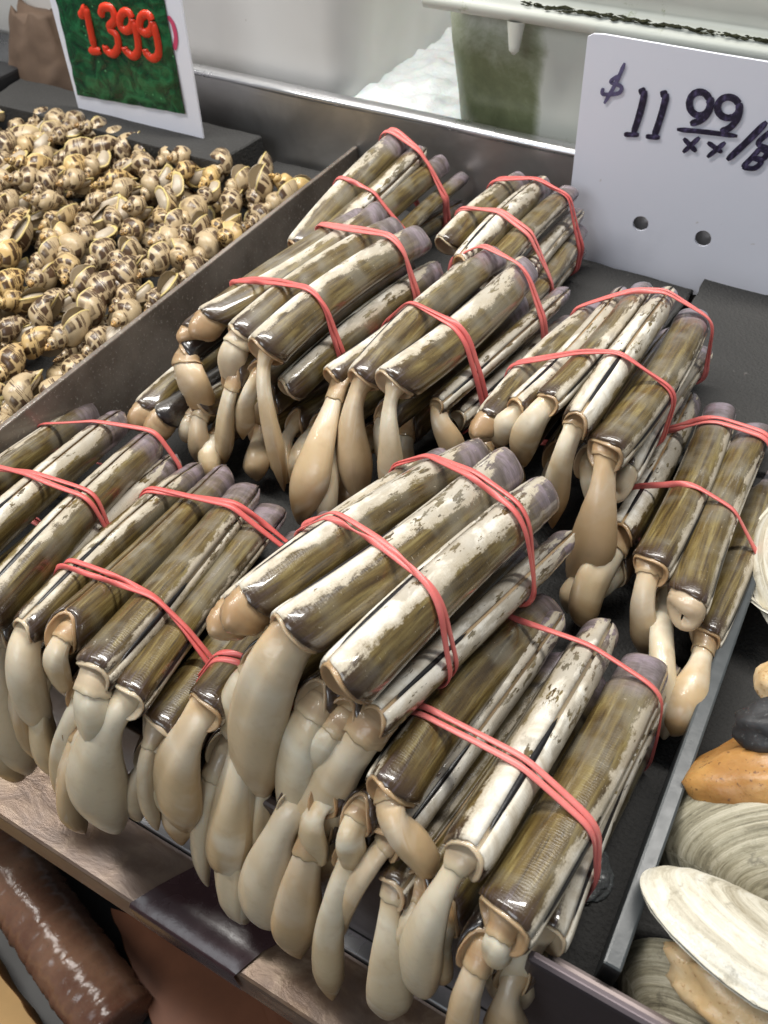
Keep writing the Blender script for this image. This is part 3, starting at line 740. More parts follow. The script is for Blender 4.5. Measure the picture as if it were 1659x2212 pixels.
# ------------------------------------------------------------------ spotted snails
def mat_snail():
    k = NT('spotted_snail_shell')
    u, v = k.uv()
    info = k.node('ShaderNodeObjectInfo'); rnd = info.outputs['Random']
    off = k.math('MULTIPLY', rnd, 20.0)
    wob = k.noise(k.comb(k.math('MULTIPLY', u, 5.0), k.math('MULTIPLY', v, 5.0), off), 1.0, 3, .5, 0, 1)
    sp = k.node('ShaderNodeSeparateColor'); k.link(wob, sp.inputs[0])
    uu = k.math('ADD', k.math('MULTIPLY', u, 7.5), k.math('MULTIPLY', sp.outputs[0], .5))
    vv = k.math('ADD', k.math('MULTIPLY', v, 7.5), k.math('MULTIPLY', sp.outputs[1], .5))
    vn = k.node('ShaderNodeTexVoronoi', distance='CHEBYCHEV'); k.link(k.comb(uu, vv, off), vn.inputs['Vector']); vn.inputs['Scale'].default_value = 1.0; vn.inputs['Randomness'].default_value = .45
    cell = vn.outputs[0]
    size = k.math('ADD', .18, k.math('MULTIPLY', sp.outputs[2], .38))
    spot = k.step(cell, k.math('ADD', size, .06), k.math('SUBTRACT', size, .06))
    O = k.obj(); n = k.noise(O, 130, 4)
    base = k.mix(n, (.33, .21, .085), (.64, .53, .36))
    base = k.mix(k.step(u, 2.6, 1.4), base, k.mix(n, (.40, .20, .06), (.62, .40, .15)))
    base = k.mix(k.math('MULTIPLY', k.step(k.math('FRACT', k.math('MULTIPLY', rnd, 7.3)), .7, .95), .55), base, (.66, .42, .12))
    spotc = k.mix(sp.outputs[0], (.018, .008, .006), (.070, .028, .013))
    k.set(Base_Color=k.mix(k.math('MULTIPLY', spot, .92), base, spotc), Roughness=k.fmix(n, .12, .30))
    k.bump(k.noise(O, 300, 3), .15, .0006)
    return k.m
M_SNAIL = mat_snail()
M_OPER = mat_plain('horny_operculum', (.26, .19, .105), .35, .35, 200)
M_SFLESH = mat_plain('snail_flesh', (.56, .47, .35), .3, .3, 120)
M_LIP = mat_plain('yellow_snail_lip', (.78, .62, .25), .3, .3, 150)

def snail_mesh(var):
    r = np.random.default_rng(100 + var)
    turns = 4.6; NS = 70; NR = 16
    k = math.log(1.70 + .10 * r.random())
    V, UV = [], []
    el = 2.0 + .25 * r.random()
    for i in range(NS):
        tt = turns * (i / (NS - 1)) ** .9
        s = math.exp(k * (tt - turns))
        th = 2 * PI * tt
        rad = s * .36; z = -s * el
        for j in range(NR):
            a = 2 * PI * j / NR
            sa = math.sin(a)
            rr = s * .50 * math.copysign(abs(math.cos(a)) ** .85, math.cos(a))
            zz = s * (.98 if sa < 0 else .80) * sa
            x = max(.02 * s, rad + rr - (s * .16 * (-sa) ** 2 if sa < 0 else s * .05 * sa ** 3))
            if .35 < a < 1.15: x += .05 * s
            V.append((x * math.cos(th), x * math.sin(th), z + zz)); UV.append((tt, j / NR))
    V = np.array(V)
    F = grid_faces(NS, NR, True, 0)
    L = V[:, 2].max() - V[:, 2].min()
    mid = (V[:, 2].max() + V[:, 2].min()) / 2
    ap = V[-NR:].copy()
    V[:, 2] -= mid; ap[:, 2] -= mid
    V /= L; ap /= L
    me = bpy.data.meshes.new('snail_shell')
    me.from_pydata(V.tolist(), [], F)
    lay = me.uv_layers.new(name='UVMap')
    idx = np.zeros(len(me.loops), int); me.loops.foreach_get('vertex_index', idx)
    lay.data.foreach_set('uv', np.array(UV, np.float32)[idx].ravel())
    me.polygons.foreach_set('use_smooth', [True] * len(me.polygons)); me.materials.append(M_SNAIL)
    c = ap.mean(0)
    tanv = np.array([-math.sin(2 * PI * turns), math.cos(2 * PI * turns), 0])
    # lip ring, flesh plug and operculum flap at the opening
    lv = np.concatenate([ap, c + (ap - c) * 1.05 + tanv * .015, c + (ap - c) * .9 + tanv * .03, c + (ap - c) * .8 - tanv * .02])
    lip = bpy.data.meshes.new('lip'); lip.from_pydata(lv.tolist(), [], grid_faces(4, NR, True)); lip.materials.append(M_LIP)
    lip.polygons.foreach_set('use_smooth', [True] * len(lip.polygons))
    fv = np.concatenate([c + (ap - c) * .86, c + (ap - c) * .7 + tanv * .05, c + (ap - c) * .35 + tanv * .07])
    fl = bpy.data.meshes.new('body'); fl.from_pydata(fv.tolist(), [], grid_faces(3, NR, True) + [tuple(2 * NR + j for j in range(NR))]); fl.materials.append(M_SFLESH)
    fl.polygons.foreach_set('use_smooth', [True] * len(fl.polygons))
    hinge = ap[0] - c
    side = np.cross(tanv, hinge); side /= np.linalg.norm(side)
    op = []
    tilt = r.uniform(.2, 1.1)
    hv = hinge * math.cos(tilt) + tanv * np.linalg.norm(hinge) * math.sin(tilt)
    for lay_ in (0, 1):
        for j in range(14):
            a = 2 * PI * j / 14
            op.append(c + tanv * (.06 + .012 * lay_) + hv * (1.0 * math.cos(a)) * .95 + side * .26 * math.sin(a) + tanv * .03 * math.cos(2 * a))
    om = bpy.data.meshes.new('operculum')
    om.from_pydata([tuple(x) for x in op], [], [(j, (j + 1) % 14, 14 + (j + 1) % 14, 14 + j) for j in range(14)] + [tuple(range(14, 28)), tuple(reversed(range(14)))])
    om.materials.append(M_OPER)
    return me, lip, fl, om
SN = [snail_mesh(i) for i in range(5)]
tri = [Vector((-.395, .18)), Vector((-.4215, .60)), Vector((-.80, .58))]
def in_tri(x, y):
    def sgn(a, b): return (x - b.x) * (a.y - b.y) - (a.x - b.x) * (y - b.y)
    s = [sgn(tri[i], tri[(i + 1) % 3]) for i in range(3)]
    return all(v >= 0 for v in s) or all(v <= 0 for v in s)
cnt = 0
for layer, (spacing, zb, seedl) in enumerate(((.0265, .012, 3), (.0212, .036, 5))):
    rr = random.Random(seedl); pts = []
    for _ in range(9000):
        x = rr.uniform(-.80, -.4285); y = rr.uniform(.19, .585)
        if not in_tri(x, y): continue
        if all((x - a) ** 2 + (y - b) ** 2 > spacing ** 2 for a, b in pts): pts.append((x, y))
    for x, y in pts:
        if cnt >= 298: break
        cnt += 1
        me, lip, fl, om = SN[rr.randrange(5)]
        sz = rr.uniform(.041, .051)
        root = bpy.data.objects.new('spotted_snail', me); COL.objects.link(root)
        mound = .010 * mnoise.noise(Vector((x * 14, y * 14, 1))) + .006 * (y - .4) / .2
        if x > -.445: mound -= .004
        root.location = (x, y, zb + mound + rr.uniform(-.003, .003))
        el_ = rr.gauss(0, .5)
        root.rotation_euler = (PI / 2 + el_, rr.uniform(0, 6.28), rr.uniform(0, 6.28))
        root.rotation_mode = 'ZXY'
        root.scale = (sz, sz, sz)
        for nm, m_, pr in (('lip', lip, 1), ('body', fl, 1), ('operculum', om, .36)):
            if rr.random() < pr:
                c_ = bpy.data.objects.new(nm, m_); COL.objects.link(c_); c_.parent = root
        tag(root, 'small wet cream sea snail with brown spots in the heap left of the divider', 'snail', 'spotted sea snails heaped in the left tray')
bed = box('foam_lining', (-.90, .127, -.0295), (-.412, .652, .002), M_FOAM, None, .001)
tag(bed, 'black foam sheet under the heap of spotted snails', 'foam')

# ------------------------------------------------------------------ price signs
def poly_plate(name, outer, holes, y, th, mat, parent):
    """flat plate in the XZ plane, front face at y, with real holes"""
    from mathutils.geometry import tessellate_polygon
    loops = [[Vector((x, z, 0)) for x, z in outer]] + [[Vector((x, z, 0)) for x, z in h] for h in holes]
    tris = tessellate_polygon(loops)
    flat = [p for l in loops for p in l]; n = len(flat)
    V = [(p.x, y, p.y) for p in flat] + [(p.x, y + th, p.y) for p in flat]
    F = [tuple(t) for t in tris] + [tuple(n + i for i in reversed(t)) for t in tris]
    o = 0
    for l in loops:
        m = len(l)
        F += [(o + i, o + (i + 1) % m, n + o + (i + 1) % m, n + o + i) for i in range(m)]
        o += m
    ob = mesh_obj(name, V, F, mat, parent, False, loc=(np.mean([p.x for p in flat]), y, np.mean([p.y for p in flat])))
    bm = bmesh.new(); bm.from_mesh(ob.data); bmesh.ops.recalc_face_normals(bm, faces=bm.faces); bm.to_mesh(ob.data); bm.free()
    return ob

def smooth_line(pts, n=8):
    P_ = [np.array(p, float) for p in pts]
    if len(P_) < 3: 
        return [P_[0] + (P_[1] - P_[0]) * s / 10 for s in range(11)]
    out = []
    Q = [2 * P_[0] - P_[1]] + P_ + [2 * P_[-1] - P_[-2]]
    for i in range(1, len(Q) - 2):
        for s in range(n):
            t = s / n
            out.append(.5 * ((2 * Q[i]) + (-Q[i - 1] + Q[i + 1]) * t + (2 * Q[i - 1] - 5 * Q[i] + 4 * Q[i + 1] - Q[i + 2]) * t * t + (-Q[i - 1] + 3 * Q[i] - 3 * Q[i + 1] + Q[i + 2]) * t ** 3))
    out.append(P_[-1]); return out

def stroke(name, pts, wd, y, mat, parent, puffy=False, seed=0):
    """a marker line or a puffy moulded line following pts (x, z) on a card face at y"""
    L_ = smooth_line(pts); n = len(L_)
    V, F = [], []
    NR = 10 if puffy else 2
    for i, p in enumerate(L_):
        a = L_[max(0, i - 1)]; b = L_[min(n - 1, i + 1)]
        d = (b - a) / (np.linalg.norm(b - a) + 1e-9); nn = np.array([-d[1], d[0]])
        e = min(i, n - 1 - i)
        cap = [.55, .85, 1][min(2, e)]
        w = wd * cap * (1 + .10 * mnoise.noise(Vector((i * .3, seed, 0))))
        if puffy:
            for j in range(NR):
                an = PI * j / (NR - 1)
                q = p + nn * (w * math.cos(an)); V.append((q[0], y - w * .75 * math.sin(an), q[1]))
        else:
            for s in (-1, 1):
                q = p + nn * (w * s); V.append((q[0], y, q[1]))
    F = grid_faces(n, NR, False, 0)
    if puffy:
        F += [tuple(range(NR)), tuple((n - 1) * NR + j for j in reversed(range(NR)))]
    o = mesh_obj(name, V, F, mat, parent, puffy, loc=(L_[0][0], y, L_[0][1]))
    return o

CARD_Y = 0.645
CARD = [(-0.2056, 0.1732), (-0.2017, 0.1756), (-0.1942, 0.1764), (-0.1146, 0.1757), (-0.0295, 0.1757), (0.0224, 0.0291), (-0.0328, 0.0124), (-0.0851, -0.0034), (-0.1442, -0.0102), (-0.1996, -0.0265)]
HOLES = [[(-0.1353, 0.0468), (-0.1352, 0.0448), (-0.1357, 0.0429), (-0.1368, 0.0411), (-0.1384, 0.0398), (-0.1402, 0.039), (-0.1422, 0.0389), (-0.1442, 0.0394), (-0.1458, 0.0404), (-0.147, 0.042), (-0.1476, 0.0439), (-0.1476, 0.0459), (-0.147, 0.0479), (-0.1459, 0.0496), (-0.1443, 0.0508), (-0.1424, 0.0515), (-0.1404, 0.0516), (-0.1385, 0.051), (-0.137, 0.0499), (-0.1358, 0.0484)], [(-0.0858, 0.0468), (-0.0856, 0.0447), (-0.086, 0.0426), (-0.0869, 0.0408), (-0.0884, 0.0394), (-0.0903, 0.0386), (-0.0922, 0.0385), (-0.0942, 0.039), (-0.0959, 0.0402), (-0.0972, 0.0418), (-0.0979, 0.0438), (-0.098, 0.0459), (-0.0976, 0.048), (-0.0965, 0.0497), (-0.095, 0.051), (-0.0931, 0.0517), (-0.0912, 0.0518), (-0.0893, 0.0512), (-0.0876, 0.0501), (-0.0864, 0.0484)]]
PATCH = [(-0.1593, 0.1658), (-0.0853, 0.1731), (-0.0396, 0.1717), (-0.0311, 0.1468), (-0.0926, 0.1455), (-0.1553, 0.1461)]
INK = [
    ('f', 0.0014, [(-0.1755, 0.1608), (-0.1797, 0.1459), (-0.1857, 0.1308)]),
    ('f', 0.0014, [(-0.178, 0.152), (-0.1834, 0.1466), (-0.1753, 0.1447), (-0.1765, 0.1398), (-0.1876, 0.1373), (-0.1883, 0.1415)]),
    ('k', 0.0024, [(-0.1618, 0.1428), (-0.1572, 0.1455)]),
    ('k', 0.00252, [(-0.1576, 0.1451), (-0.1582, 0.1297), (-0.1603, 0.1134)]),
    ('k', 0.00192, [(-0.167, 0.1117), (-0.1558, 0.1136)]),
    ('k', 0.0024, [(-0.1463, 0.144), (-0.1416, 0.1461)]),
    ('k', 0.00252, [(-0.1419, 0.1458), (-0.1428, 0.1298), (-0.1447, 0.1141)]),
    ('k', 0.00192, [(-0.1507, 0.1135), (-0.1403, 0.1147)]),
    ('k', 0.0024, [(-0.1121, 0.1467), (-0.1108, 0.1431), (-0.1112, 0.1395), (-0.1131, 0.1366), (-0.1162, 0.1351), (-0.1197, 0.1355), (-0.1228, 0.1375), (-0.1248, 0.1408), (-0.1252, 0.1446), (-0.124, 0.1479), (-0.1214, 0.15), (-0.1181, 0.1506), (-0.1147, 0.1494), (-0.1121, 0.1467)]),
    ('k', 0.0024, [(-0.1112, 0.1486), (-0.1106, 0.1397), (-0.1141, 0.1325), (-0.1212, 0.1282)]),
    ('k', 0.0024, [(-0.0922, 0.1473), (-0.091, 0.1442), (-0.0914, 0.141), (-0.0934, 0.1384), (-0.0966, 0.1371), (-0.1002, 0.1373), (-0.1033, 0.139), (-0.1053, 0.1418), (-0.1056, 0.1451), (-0.1043, 0.1481), (-0.1016, 0.1501), (-0.0982, 0.1506), (-0.0948, 0.1496), (-0.0922, 0.1473)]),
    ('k', 0.0024, [(-0.0914, 0.1483), (-0.0905, 0.1382), (-0.0938, 0.131), (-0.0994, 0.127)]),
    ('k', 0.0018, [(-0.1295, 0.1228), (-0.1082, 0.1249), (-0.0873, 0.1262)]),
    ('k', 0.0018, [(-0.1234, 0.1175), (-0.1124, 0.11)]),
    ('k', 0.0018, [(-0.1125, 0.1204), (-0.1215, 0.1075)]),
    ('k', 0.0018, [(-0.1062, 0.1181), (-0.0946, 0.1131)]),
    ('k', 0.0018, [(-0.0942, 0.1205), (-0.1038, 0.1076)]),
    ('k', 0.0024, [(-0.071, 0.1393), (-0.08, 0.1238), (-0.0898, 0.1085)]),
    ('k', 0.00192, [(-0.0654, 0.1352), (-0.0723, 0.124), (-0.0601, 0.1218)]),
    ('k', 0.00192, [(-0.0702, 0.1211), (-0.0734, 0.1143), (-0.0783, 0.1057)]),
    ('k', 0.00192, [(-0.0698, 0.1209), (-0.0652, 0.1194), (-0.0663, 0.1144), (-0.0733, 0.1137)]),
    ('k', 0.00192, [(-0.0733, 0.1137), (-0.067, 0.1125), (-0.07, 0.1068), (-0.0783, 0.1057)]),
]
SIGN_Y = 0.605
SIGN = [(-0.6982, 0.1723), (-0.7009, 0.0453), (-0.5456, 0.0488), (-0.5425, 0.1896)]
PANEL = [(-0.6955, 0.0627), (-0.5606, 0.0693), (-0.5603, 0.1712), (-0.6886, 0.1556)]
DIGITS = [
    [(-0.6613, 0.137), (-0.6506, 0.1475)],
    [(-0.651, 0.1475), (-0.6521, 0.1312), (-0.6533, 0.112)],
    [(-0.6607, 0.1089), (-0.6456, 0.1112)],
    [(-0.6355, 0.1412), (-0.6303, 0.1487), (-0.6202, 0.1495), (-0.6193, 0.1411), (-0.6302, 0.1327)],
    [(-0.6302, 0.1327), (-0.6215, 0.1277), (-0.6229, 0.1181), (-0.6309, 0.1109), (-0.6383, 0.1123), (-0.6384, 0.1174)],
    [(-0.5982, 0.145), (-0.599, 0.1413), (-0.6014, 0.1376), (-0.6049, 0.1348), (-0.6088, 0.1334), (-0.6121, 0.1339), (-0.614, 0.1361), (-0.6141, 0.1395), (-0.6124, 0.1433), (-0.6093, 0.1466), (-0.6055, 0.1487), (-0.6019, 0.1492), (-0.5993, 0.1478), (-0.5982, 0.145)],
    [(-0.5976, 0.144), (-0.5969, 0.1297), (-0.5997, 0.1181), (-0.6074, 0.1125), (-0.6143, 0.1159), (-0.6153, 0.1196)],
    [(-0.5757, 0.1461), (-0.5764, 0.1425), (-0.5787, 0.1388), (-0.5821, 0.136), (-0.5859, 0.1347), (-0.5891, 0.1351), (-0.591, 0.1373), (-0.5912, 0.1406), (-0.5896, 0.1444), (-0.5866, 0.1477), (-0.5829, 0.1498), (-0.5794, 0.1502), (-0.5768, 0.1489), (-0.5757, 0.1461)],
    [(-0.5748, 0.1456), (-0.574, 0.1292), (-0.5764, 0.1188), (-0.5842, 0.1142), (-0.5901, 0.1175), (-0.5912, 0.1213)],
]
DIGIT_W = .0037
PINK = [(-0.5598, 0.1506), (-0.5557, 0.1446), (-0.5555, 0.1342), (-0.5595, 0.1242)]

def mat_card(name, col):
    k = NT(name)
    O = k.obj(); n = k.noise(O, 14, 5, .6); s = k.noise(O, 90, 3)
    c = k.mix(k.math('MULTIPLY', k.step(n, .55, .8), .35), col, tuple(x * .78 for x in col))
    c = k.mix(k.math('MULTIPLY', k.step(s, .70, .78), .5), c, (.45, .40, .34))
    k.set(Base_Color=c, Roughness=.42)
    k.bump(n, .1, .002)
    return k.m
M_CARD = mat_card('white_plastic_card', (.83, .84, .93))
def mat_marker():
    k = NT('blue_black_marker')
    n = k.noise(k.obj(), 260, 4, .6)
    k.set(Base_Color=k.mix(k.step(n, .45, .75), (.012, .010, .030), (.11, .09, .20)), Roughness=.4)
    return k.m
M_MARK = mat_marker()
M_FAINT = mat_plain('faded_marker', (.16, .14, .28), .5, .45, 300)
yc = CARD_Y
sign = empty('price_card', (CARD[0][0], yc, CARD[0][1]))
tag(sign, 'large white plastic card with handwritten 11 99 price and two round holes', 'sign')
poly_plate('card', CARD, HOLES, yc, .0022, M_CARD, sign)
for i, (kind, w, pts) in enumerate(INK):
    stroke('ink_stroke', pts, w, yc - .0011 - .00002 * i, M_FAINT if kind == 'f' else M_MARK, sign, seed=i * 3.1)

ys = SIGN_Y
gs = empty('price_sign', (SIGN[2][0], ys, SIGN[2][1]))
tag(gs, 'white card with green crinkled panel and raised red 1399 digits', 'sign')
poly_plate('card', SIGN, [], ys, .0020, M_CARD, gs)
def mat_green():
    k = NT('green_foil')
    O = k.obj()
    n = k.noise(O, 42, 5, .62, 2.2); v = k.voro(O, 95)
    c = k.ramp(n, [(.34, (.004, .030, .012)), (.50, (.008, .075, .026)), (.62, (.020, .155, .055)), (.74, (.012, .055, .025))])
    c = k.mix(k.step(v, .10, .05), c, (.12, .40, .17))
    k.set(Base_Color=c, Roughness=.2)
    k.bump(k.math('ADD', n, k.math('MULTIPLY', v, .5)), .6, .003)
    return k.m
gp = np.array(PANEL); NX, NZ = 34, 34
V = []
for i in range(NX):
    for j in range(NZ):
        a, b = i / (NX - 1), j / (NZ - 1)
        p = gp[0] * (1 - a) * (1 - b) + gp[1] * a * (1 - b) + gp[2] * a * b + gp[3] * (1 - a) * b
        edge = min(a, 1 - a, b, 1 - b)
        V.append((p[0], ys - .0016 - .0016 * min(1, edge * 14) - .0011 * mnoise.noise(Vector((p[0] * 90, p[1] * 90, 0))), p[1]))
mesh_obj('green_panel', V, grid_faces(NX, NZ), mat_green(), gs, loc=(gp[0][0], ys, gp[0][1]))
M_RED = mat_plain('red_moulded_plastic', (.80, .055, .020), .28, .15, 80, bump=.15)
for i, pts in enumerate(DIGITS):
    stroke('red_digit_stroke', pts, DIGIT_W, ys - .0035, M_RED, gs, True, i)
stroke('pink_print', PINK, .0022, ys - .0006, mat_plain('pink_print_ink', (.70, .08, .18), .5), gs)

# ------------------------------------------------------------------ counter behind: ice, tubs
def lathe_tub(name, corners, z0, z1, r, taper, mat, parent):
    """walls of a rounded rectangular tub: corners (x0,y0,x1,y1)"""
    x0, y0, x1, y1 = corners
    pts = []
    for cx_, cy_, a0 in ((x1 - r, y0 + r, -90), (x1 - r, y1 - r, 0), (x0 + r, y1 - r, 90), (x0 + r, y0 + r, 180)):
        for s in range(9):
            a = math.radians(a0 + s * 11.25); pts.append((cx_ + r * math.cos(a), cy_ + r * math.sin(a)))
    c = ((x0 + x1) / 2, (y0 + y1) / 2)
    n = len(pts); V = []
    lev = [(z0, .97), (z0 + .006, .99), (z0 + .03, 1.0), ((z0 + z1) / 2, 1.0 + taper / 2), (z1, 1.0 + taper)]
    inner = [(z1, 1.0 + taper - .012), (z0 + .01, .975)]
    for z, s in lev + inner:
        for x, y in pts: V.append((c[0] + (x - c[0]) * s, c[1] + (y - c[1]) * s, z))
    F = grid_faces(len(lev) + len(inner), n, True)
    F += [tuple(reversed(range(n))), tuple((len(lev) + 1) * n + i for i in range(n))]
    return mesh_obj(name, V, F, mat, parent, True, loc=(c[0], c[1], z0))

shelf = box('counter_shelf', (-.695, .674, -.10), (.8, 1.9, .066), mat_steel('counter_steel', (.40, .40, .41), .3), None, .001)
tag(shelf, 'grey steel counter shelf behind the tray under the ice', 'counter')
tubm = NT('milky_white_plastic')
O_ = tubm.obj(); nn_ = tubm.noise(O_, 7, 3, .5); nf_ = tubm.noise(O_, 60, 3)
cc_ = tubm.mix(tubm.step(nn_, .35, .7), (.60, .585, .56), (.74, .725, .70))
cc_ = tubm.mix(tubm.step(nf_, .74, .78), cc_, (.2, .16, .12))
tubm.set(Base_Color=cc_, Roughness=.38)
tb = empty('plastic_tub', (-.65, .80, .067))
tag(tb, 'large milky white plastic tub standing behind the green price sign', 'tub')
lathe_tub('tub_wall', (-.98, .682, -.425, .93), .067, .42, .035, .03, tubm.m, tb)

am = NT('algae_stained_plastic')
geo = am.node('ShaderNodeTexCoord').outputs['Object']
sp_ = am.node('ShaderNodeSeparateXYZ'); am.link(geo, sp_.inputs[0])
n1 = am.noise(geo, 16, 6, .7, .5); n2 = am.noise(geo, 70, 5, .7)
band_z = am.math('MULTIPLY', am.step(sp_.outputs[2], .130, .045), am.step(sp_.outputs[0], -.186, -.200))
f_ = am.math('ADD', am.math('MULTIPLY', band_z, .80), am.math('MULTIPLY', am.math('SUBTRACT', n1, .5), 1.1))
f_ = am.math('ADD', f_, am.math('MULTIPLY', am.math('SUBTRACT', n2, .5), .35))
ca = am.ramp(f_, [(.12, (.68, .70, .64)), (.42, (.36, .39, .29)), (.68, (.17, .195, .105)), (1.0, (.085, .10, .05))])
am.set(Base_Color=ca, Roughness=.35)
gt = empty('algae_tub', (-.09, .80, .067))
tag(gt, 'white plastic tub stained green with algae, thick rim, behind the price card', 'tub')
lathe_tub('tub_wall', (-.335, .684, .22, .93), .067, .205, .03, .045, am.m, gt)
rimm = NT('stained_white_rim')
nr_ = rimm.noise(rimm.obj(), 45, 6, .75)
rimm.set(Base_Color=rimm.mix(rimm.step(nr_, .60, .72), (.74, .76, .68), (.36, .40, .22)), Roughness=.35)
rv = []
pr_ = [(.668, .168), (.660, .170), (.657, .175), (.658, .179), (.664, .182), (.668, .188), (.664, .196), (.660, .212), (.666, .234), (.70, .242), (.72, .232)]
xs_ = np.linspace(-.345, .24, 50)
for x in xs_:
    for (yy_, zz_) in pr_: rv.append((x, yy_ + .0012 * mnoise.noise(Vector((x * 20, zz_ * 50, 0))), zz_))
mesh_obj('rim', rv, grid_faces(50, len(pr_), False), rimm.m, gt, loc=(-.1, .66, .17))
tabv = []
for i in range(9):
    s = i / 8
    for j in range(12):
        a = 2 * PI * j / 12; r_ = .0075 * (1 - .5 * s) * (1 if i < 8 else .3)
        tabv.append((-.268 + r_ * math.cos(a), .663 + r_ * .6 * math.sin(a), .170 - .024 * s))
mesh_obj('drip_tab', tabv, grid_faces(9, 12, True) + [tuple(8 * 12 + j for j in range(12))], rimm.m, gt, loc=(-.268, .663, .170))
M_MOSS = mat_plain('dark_algae_crust', (.040, .042, .012), .8, .4, 400)
mv, mf = [], []
rr = random.Random(11)
for i in range(240):
    x = -.262 + .26 * (i / 240) + rr.uniform(-.003, .003)
    if mnoise.noise(Vector((x * 45, 0, 0))) < -.32: continue
    s = rr.uniform(.0004, .0015); o = len(mv)
    cz = .1822 + rr.uniform(-.0012, .0012) + .0005; cy_ = .6615 + rr.uniform(-.002, .002)
    for dx, dy, dz in ((-1, 0, 0), (1, 0, 0), (0, -1, 0), (0, 1, 0), (0, 0, .8), (0, 0, -.8)):
        mv.append((x + dx * s * rr.uniform(1.5, 5.0), cy_ + dy * s, cz + dz * s))
    mf += [tuple(o + q for q in f) for f in ((0, 2, 4), (2, 1, 4), (1, 3, 4), (3, 0, 4), (2, 0, 5), (1, 2, 5), (3, 1, 5), (0, 3, 5))]
mo = mesh_obj('algae_crust', mv, mf, M_MOSS, gt, False, loc=(-.13, .66, .18)); mo['kind'] = 'stuff'

ik = NT('crushed_ice')
ni = ik.noise(ik.obj(), 260, 4, .7)
ik.set(Base_Color=ik.mix(ni, (.66, .70, .70), (.88, .91, .91)), Roughness=.35, Subsurface_Weight=.3, Subsurface_Scale=.01)
ik.bump(ni, .5, .002)
iv = []
NXI, NYI = 170, 110
for i in range(NXI):
    for j in range(NYI):
        x = -.56 + .62 * i / (NXI - 1); y = .678 + .40 * j / (NYI - 1)
        p = Vector((x, y, 0))
        z = .072 + .010 * mnoise.noise(p * 9) + .0055 * mnoise.noise(p * 60) + .0035 * abs(mnoise.noise(p * 150)) + .06 * max(0, (y - .72)) - .012 * max(0, .69 - y) / .012
        iv.append((x, y, z))
ice = mesh_obj('ice', iv, grid_faces(NXI, NYI), ik.m, None, loc=(-.25, .8, .07))
tag(ice, 'crushed white ice piled between the two plastic tubs', 'ice', kind='stuff')

# ------------------------------------------------------------------ left rear corner: paper, steel pan, dark box
def crumple(name, c, rx, ry, h, mat, label, cat, seed=0):
    N1, N2 = 46, 40; V = []
    for i in range(N1):
        s = i / (N1 - 1)
        for j in range(N2):
            a = 2 * PI * j / N2
            r_ = (1 - .62 * s ** 1.6) * (1 + .16 * mnoise.noise(Vector((math.cos(a) * 2.2 + seed, math.sin(a) * 2.2, s * 2.5))) + .10 * abs(mnoise.noise(Vector((math.cos(a) * 5, math.sin(a) * 5 + seed, s * 6)))))
            V.append((c[0] + rx * r_ * math.cos(a), c[1] + ry * r_ * math.sin(a), c[2] + h * s + .012 * mnoise.noise(Vector((a * 2, s * 3, seed)))))
    o = mesh_obj(name, V, grid_faces(N1, N2, True) + [tuple((N1 - 1) * N2 + j for j in range(N2))], mat, None, True, loc=c)
    tag(o, label, cat); return o
crumple('paper_bag', (-.800, .668, -.02), .062, .046, .125, mat_plain('brown_kraft_paper', (.15, .095, .062), .75, .25, 25, bump=.4), 'crumpled brown paper bag standing left of the green price sign', 'paper bag', 4)
pan = box('steel_pan', (-1.2, .73, -.02), (-.72, .98, .090), M_RIM, None, .003)
tag(pan, 'shiny shallow steel pan behind the brown paper bag', 'pan')
bx_ = box('dark_crate', (-.90, .575, -.028), (-.812, .645, .058), mat_plain('black_plastic', (.02, .02, .022), .4), None, .003)
tag(bx_, 'black plastic crate at the left picture edge beside the foam block', 'crate')

# ------------------------------------------------------------------ large surf clams on the right
def mat_surf(name, lo, mid, hi, ringf):
    k = NT(name)
    u, v = k.uv()
    O = k.obj(); n = k.noise(O, 40, 5, .6); nf = k.noise(O, 300, 4)
    rn = k.noise(k.comb(k.math('MULTIPLY', u, ringf), k.math('MULTIPLY', v, 2.2), k.math('MULTIPLY', n, 1.6)), 1.0, 6, .75, .5)
    c = k.ramp(rn, [(.30, lo), (.48, mid), (.62, hi)])
    c = k.mix(k.math('MULTIPLY', k.step(n, .5, .75), .4), c, mid)
    c = k.mix(k.math('MULTIPLY', k.step(k.noise(O, 90, 5, .7), .56, .70), .55), c, tuple(x * .55 for x in lo))
    k.set(Base_Color=c, Roughness=.45)
    k.bump(k.math('ADD', k.math('MULTIPLY', rn, 1.0), k.math('MULTIPLY', nf, .15)), .7, .0015)
    return k.m
M_SURF1 = mat_surf('pale_surf_shell', (.40, .33, .22), (.60, .55, .43), (.74, .71, .62), 16)
M_SURF2 = mat_surf('grey_green_surf_shell', (.085, .072, .046), (.33, .30, .21), (.52, .48, .37), 22)
M_SURF3 = mat_surf('cream_surf_shell', (.30, .26, .18), (.62, .58, .47), (.76, .74, .66), 9)
M_ORANGE = mat_lump('orange_brown_skin', (.33, .155, .042), (.52, .29, .095), (.15, .07, .03))
M_CREAM = mat_lump('cream_clam_flesh', (.60, .41, .20), (.74, .60, .40), (.42, .24, .10), .25)
M_NECK = mat_lump('black_wrinkled_neck', (.022, .022, .024), (.050, .048, .048), (.10, .10, .10), .5)

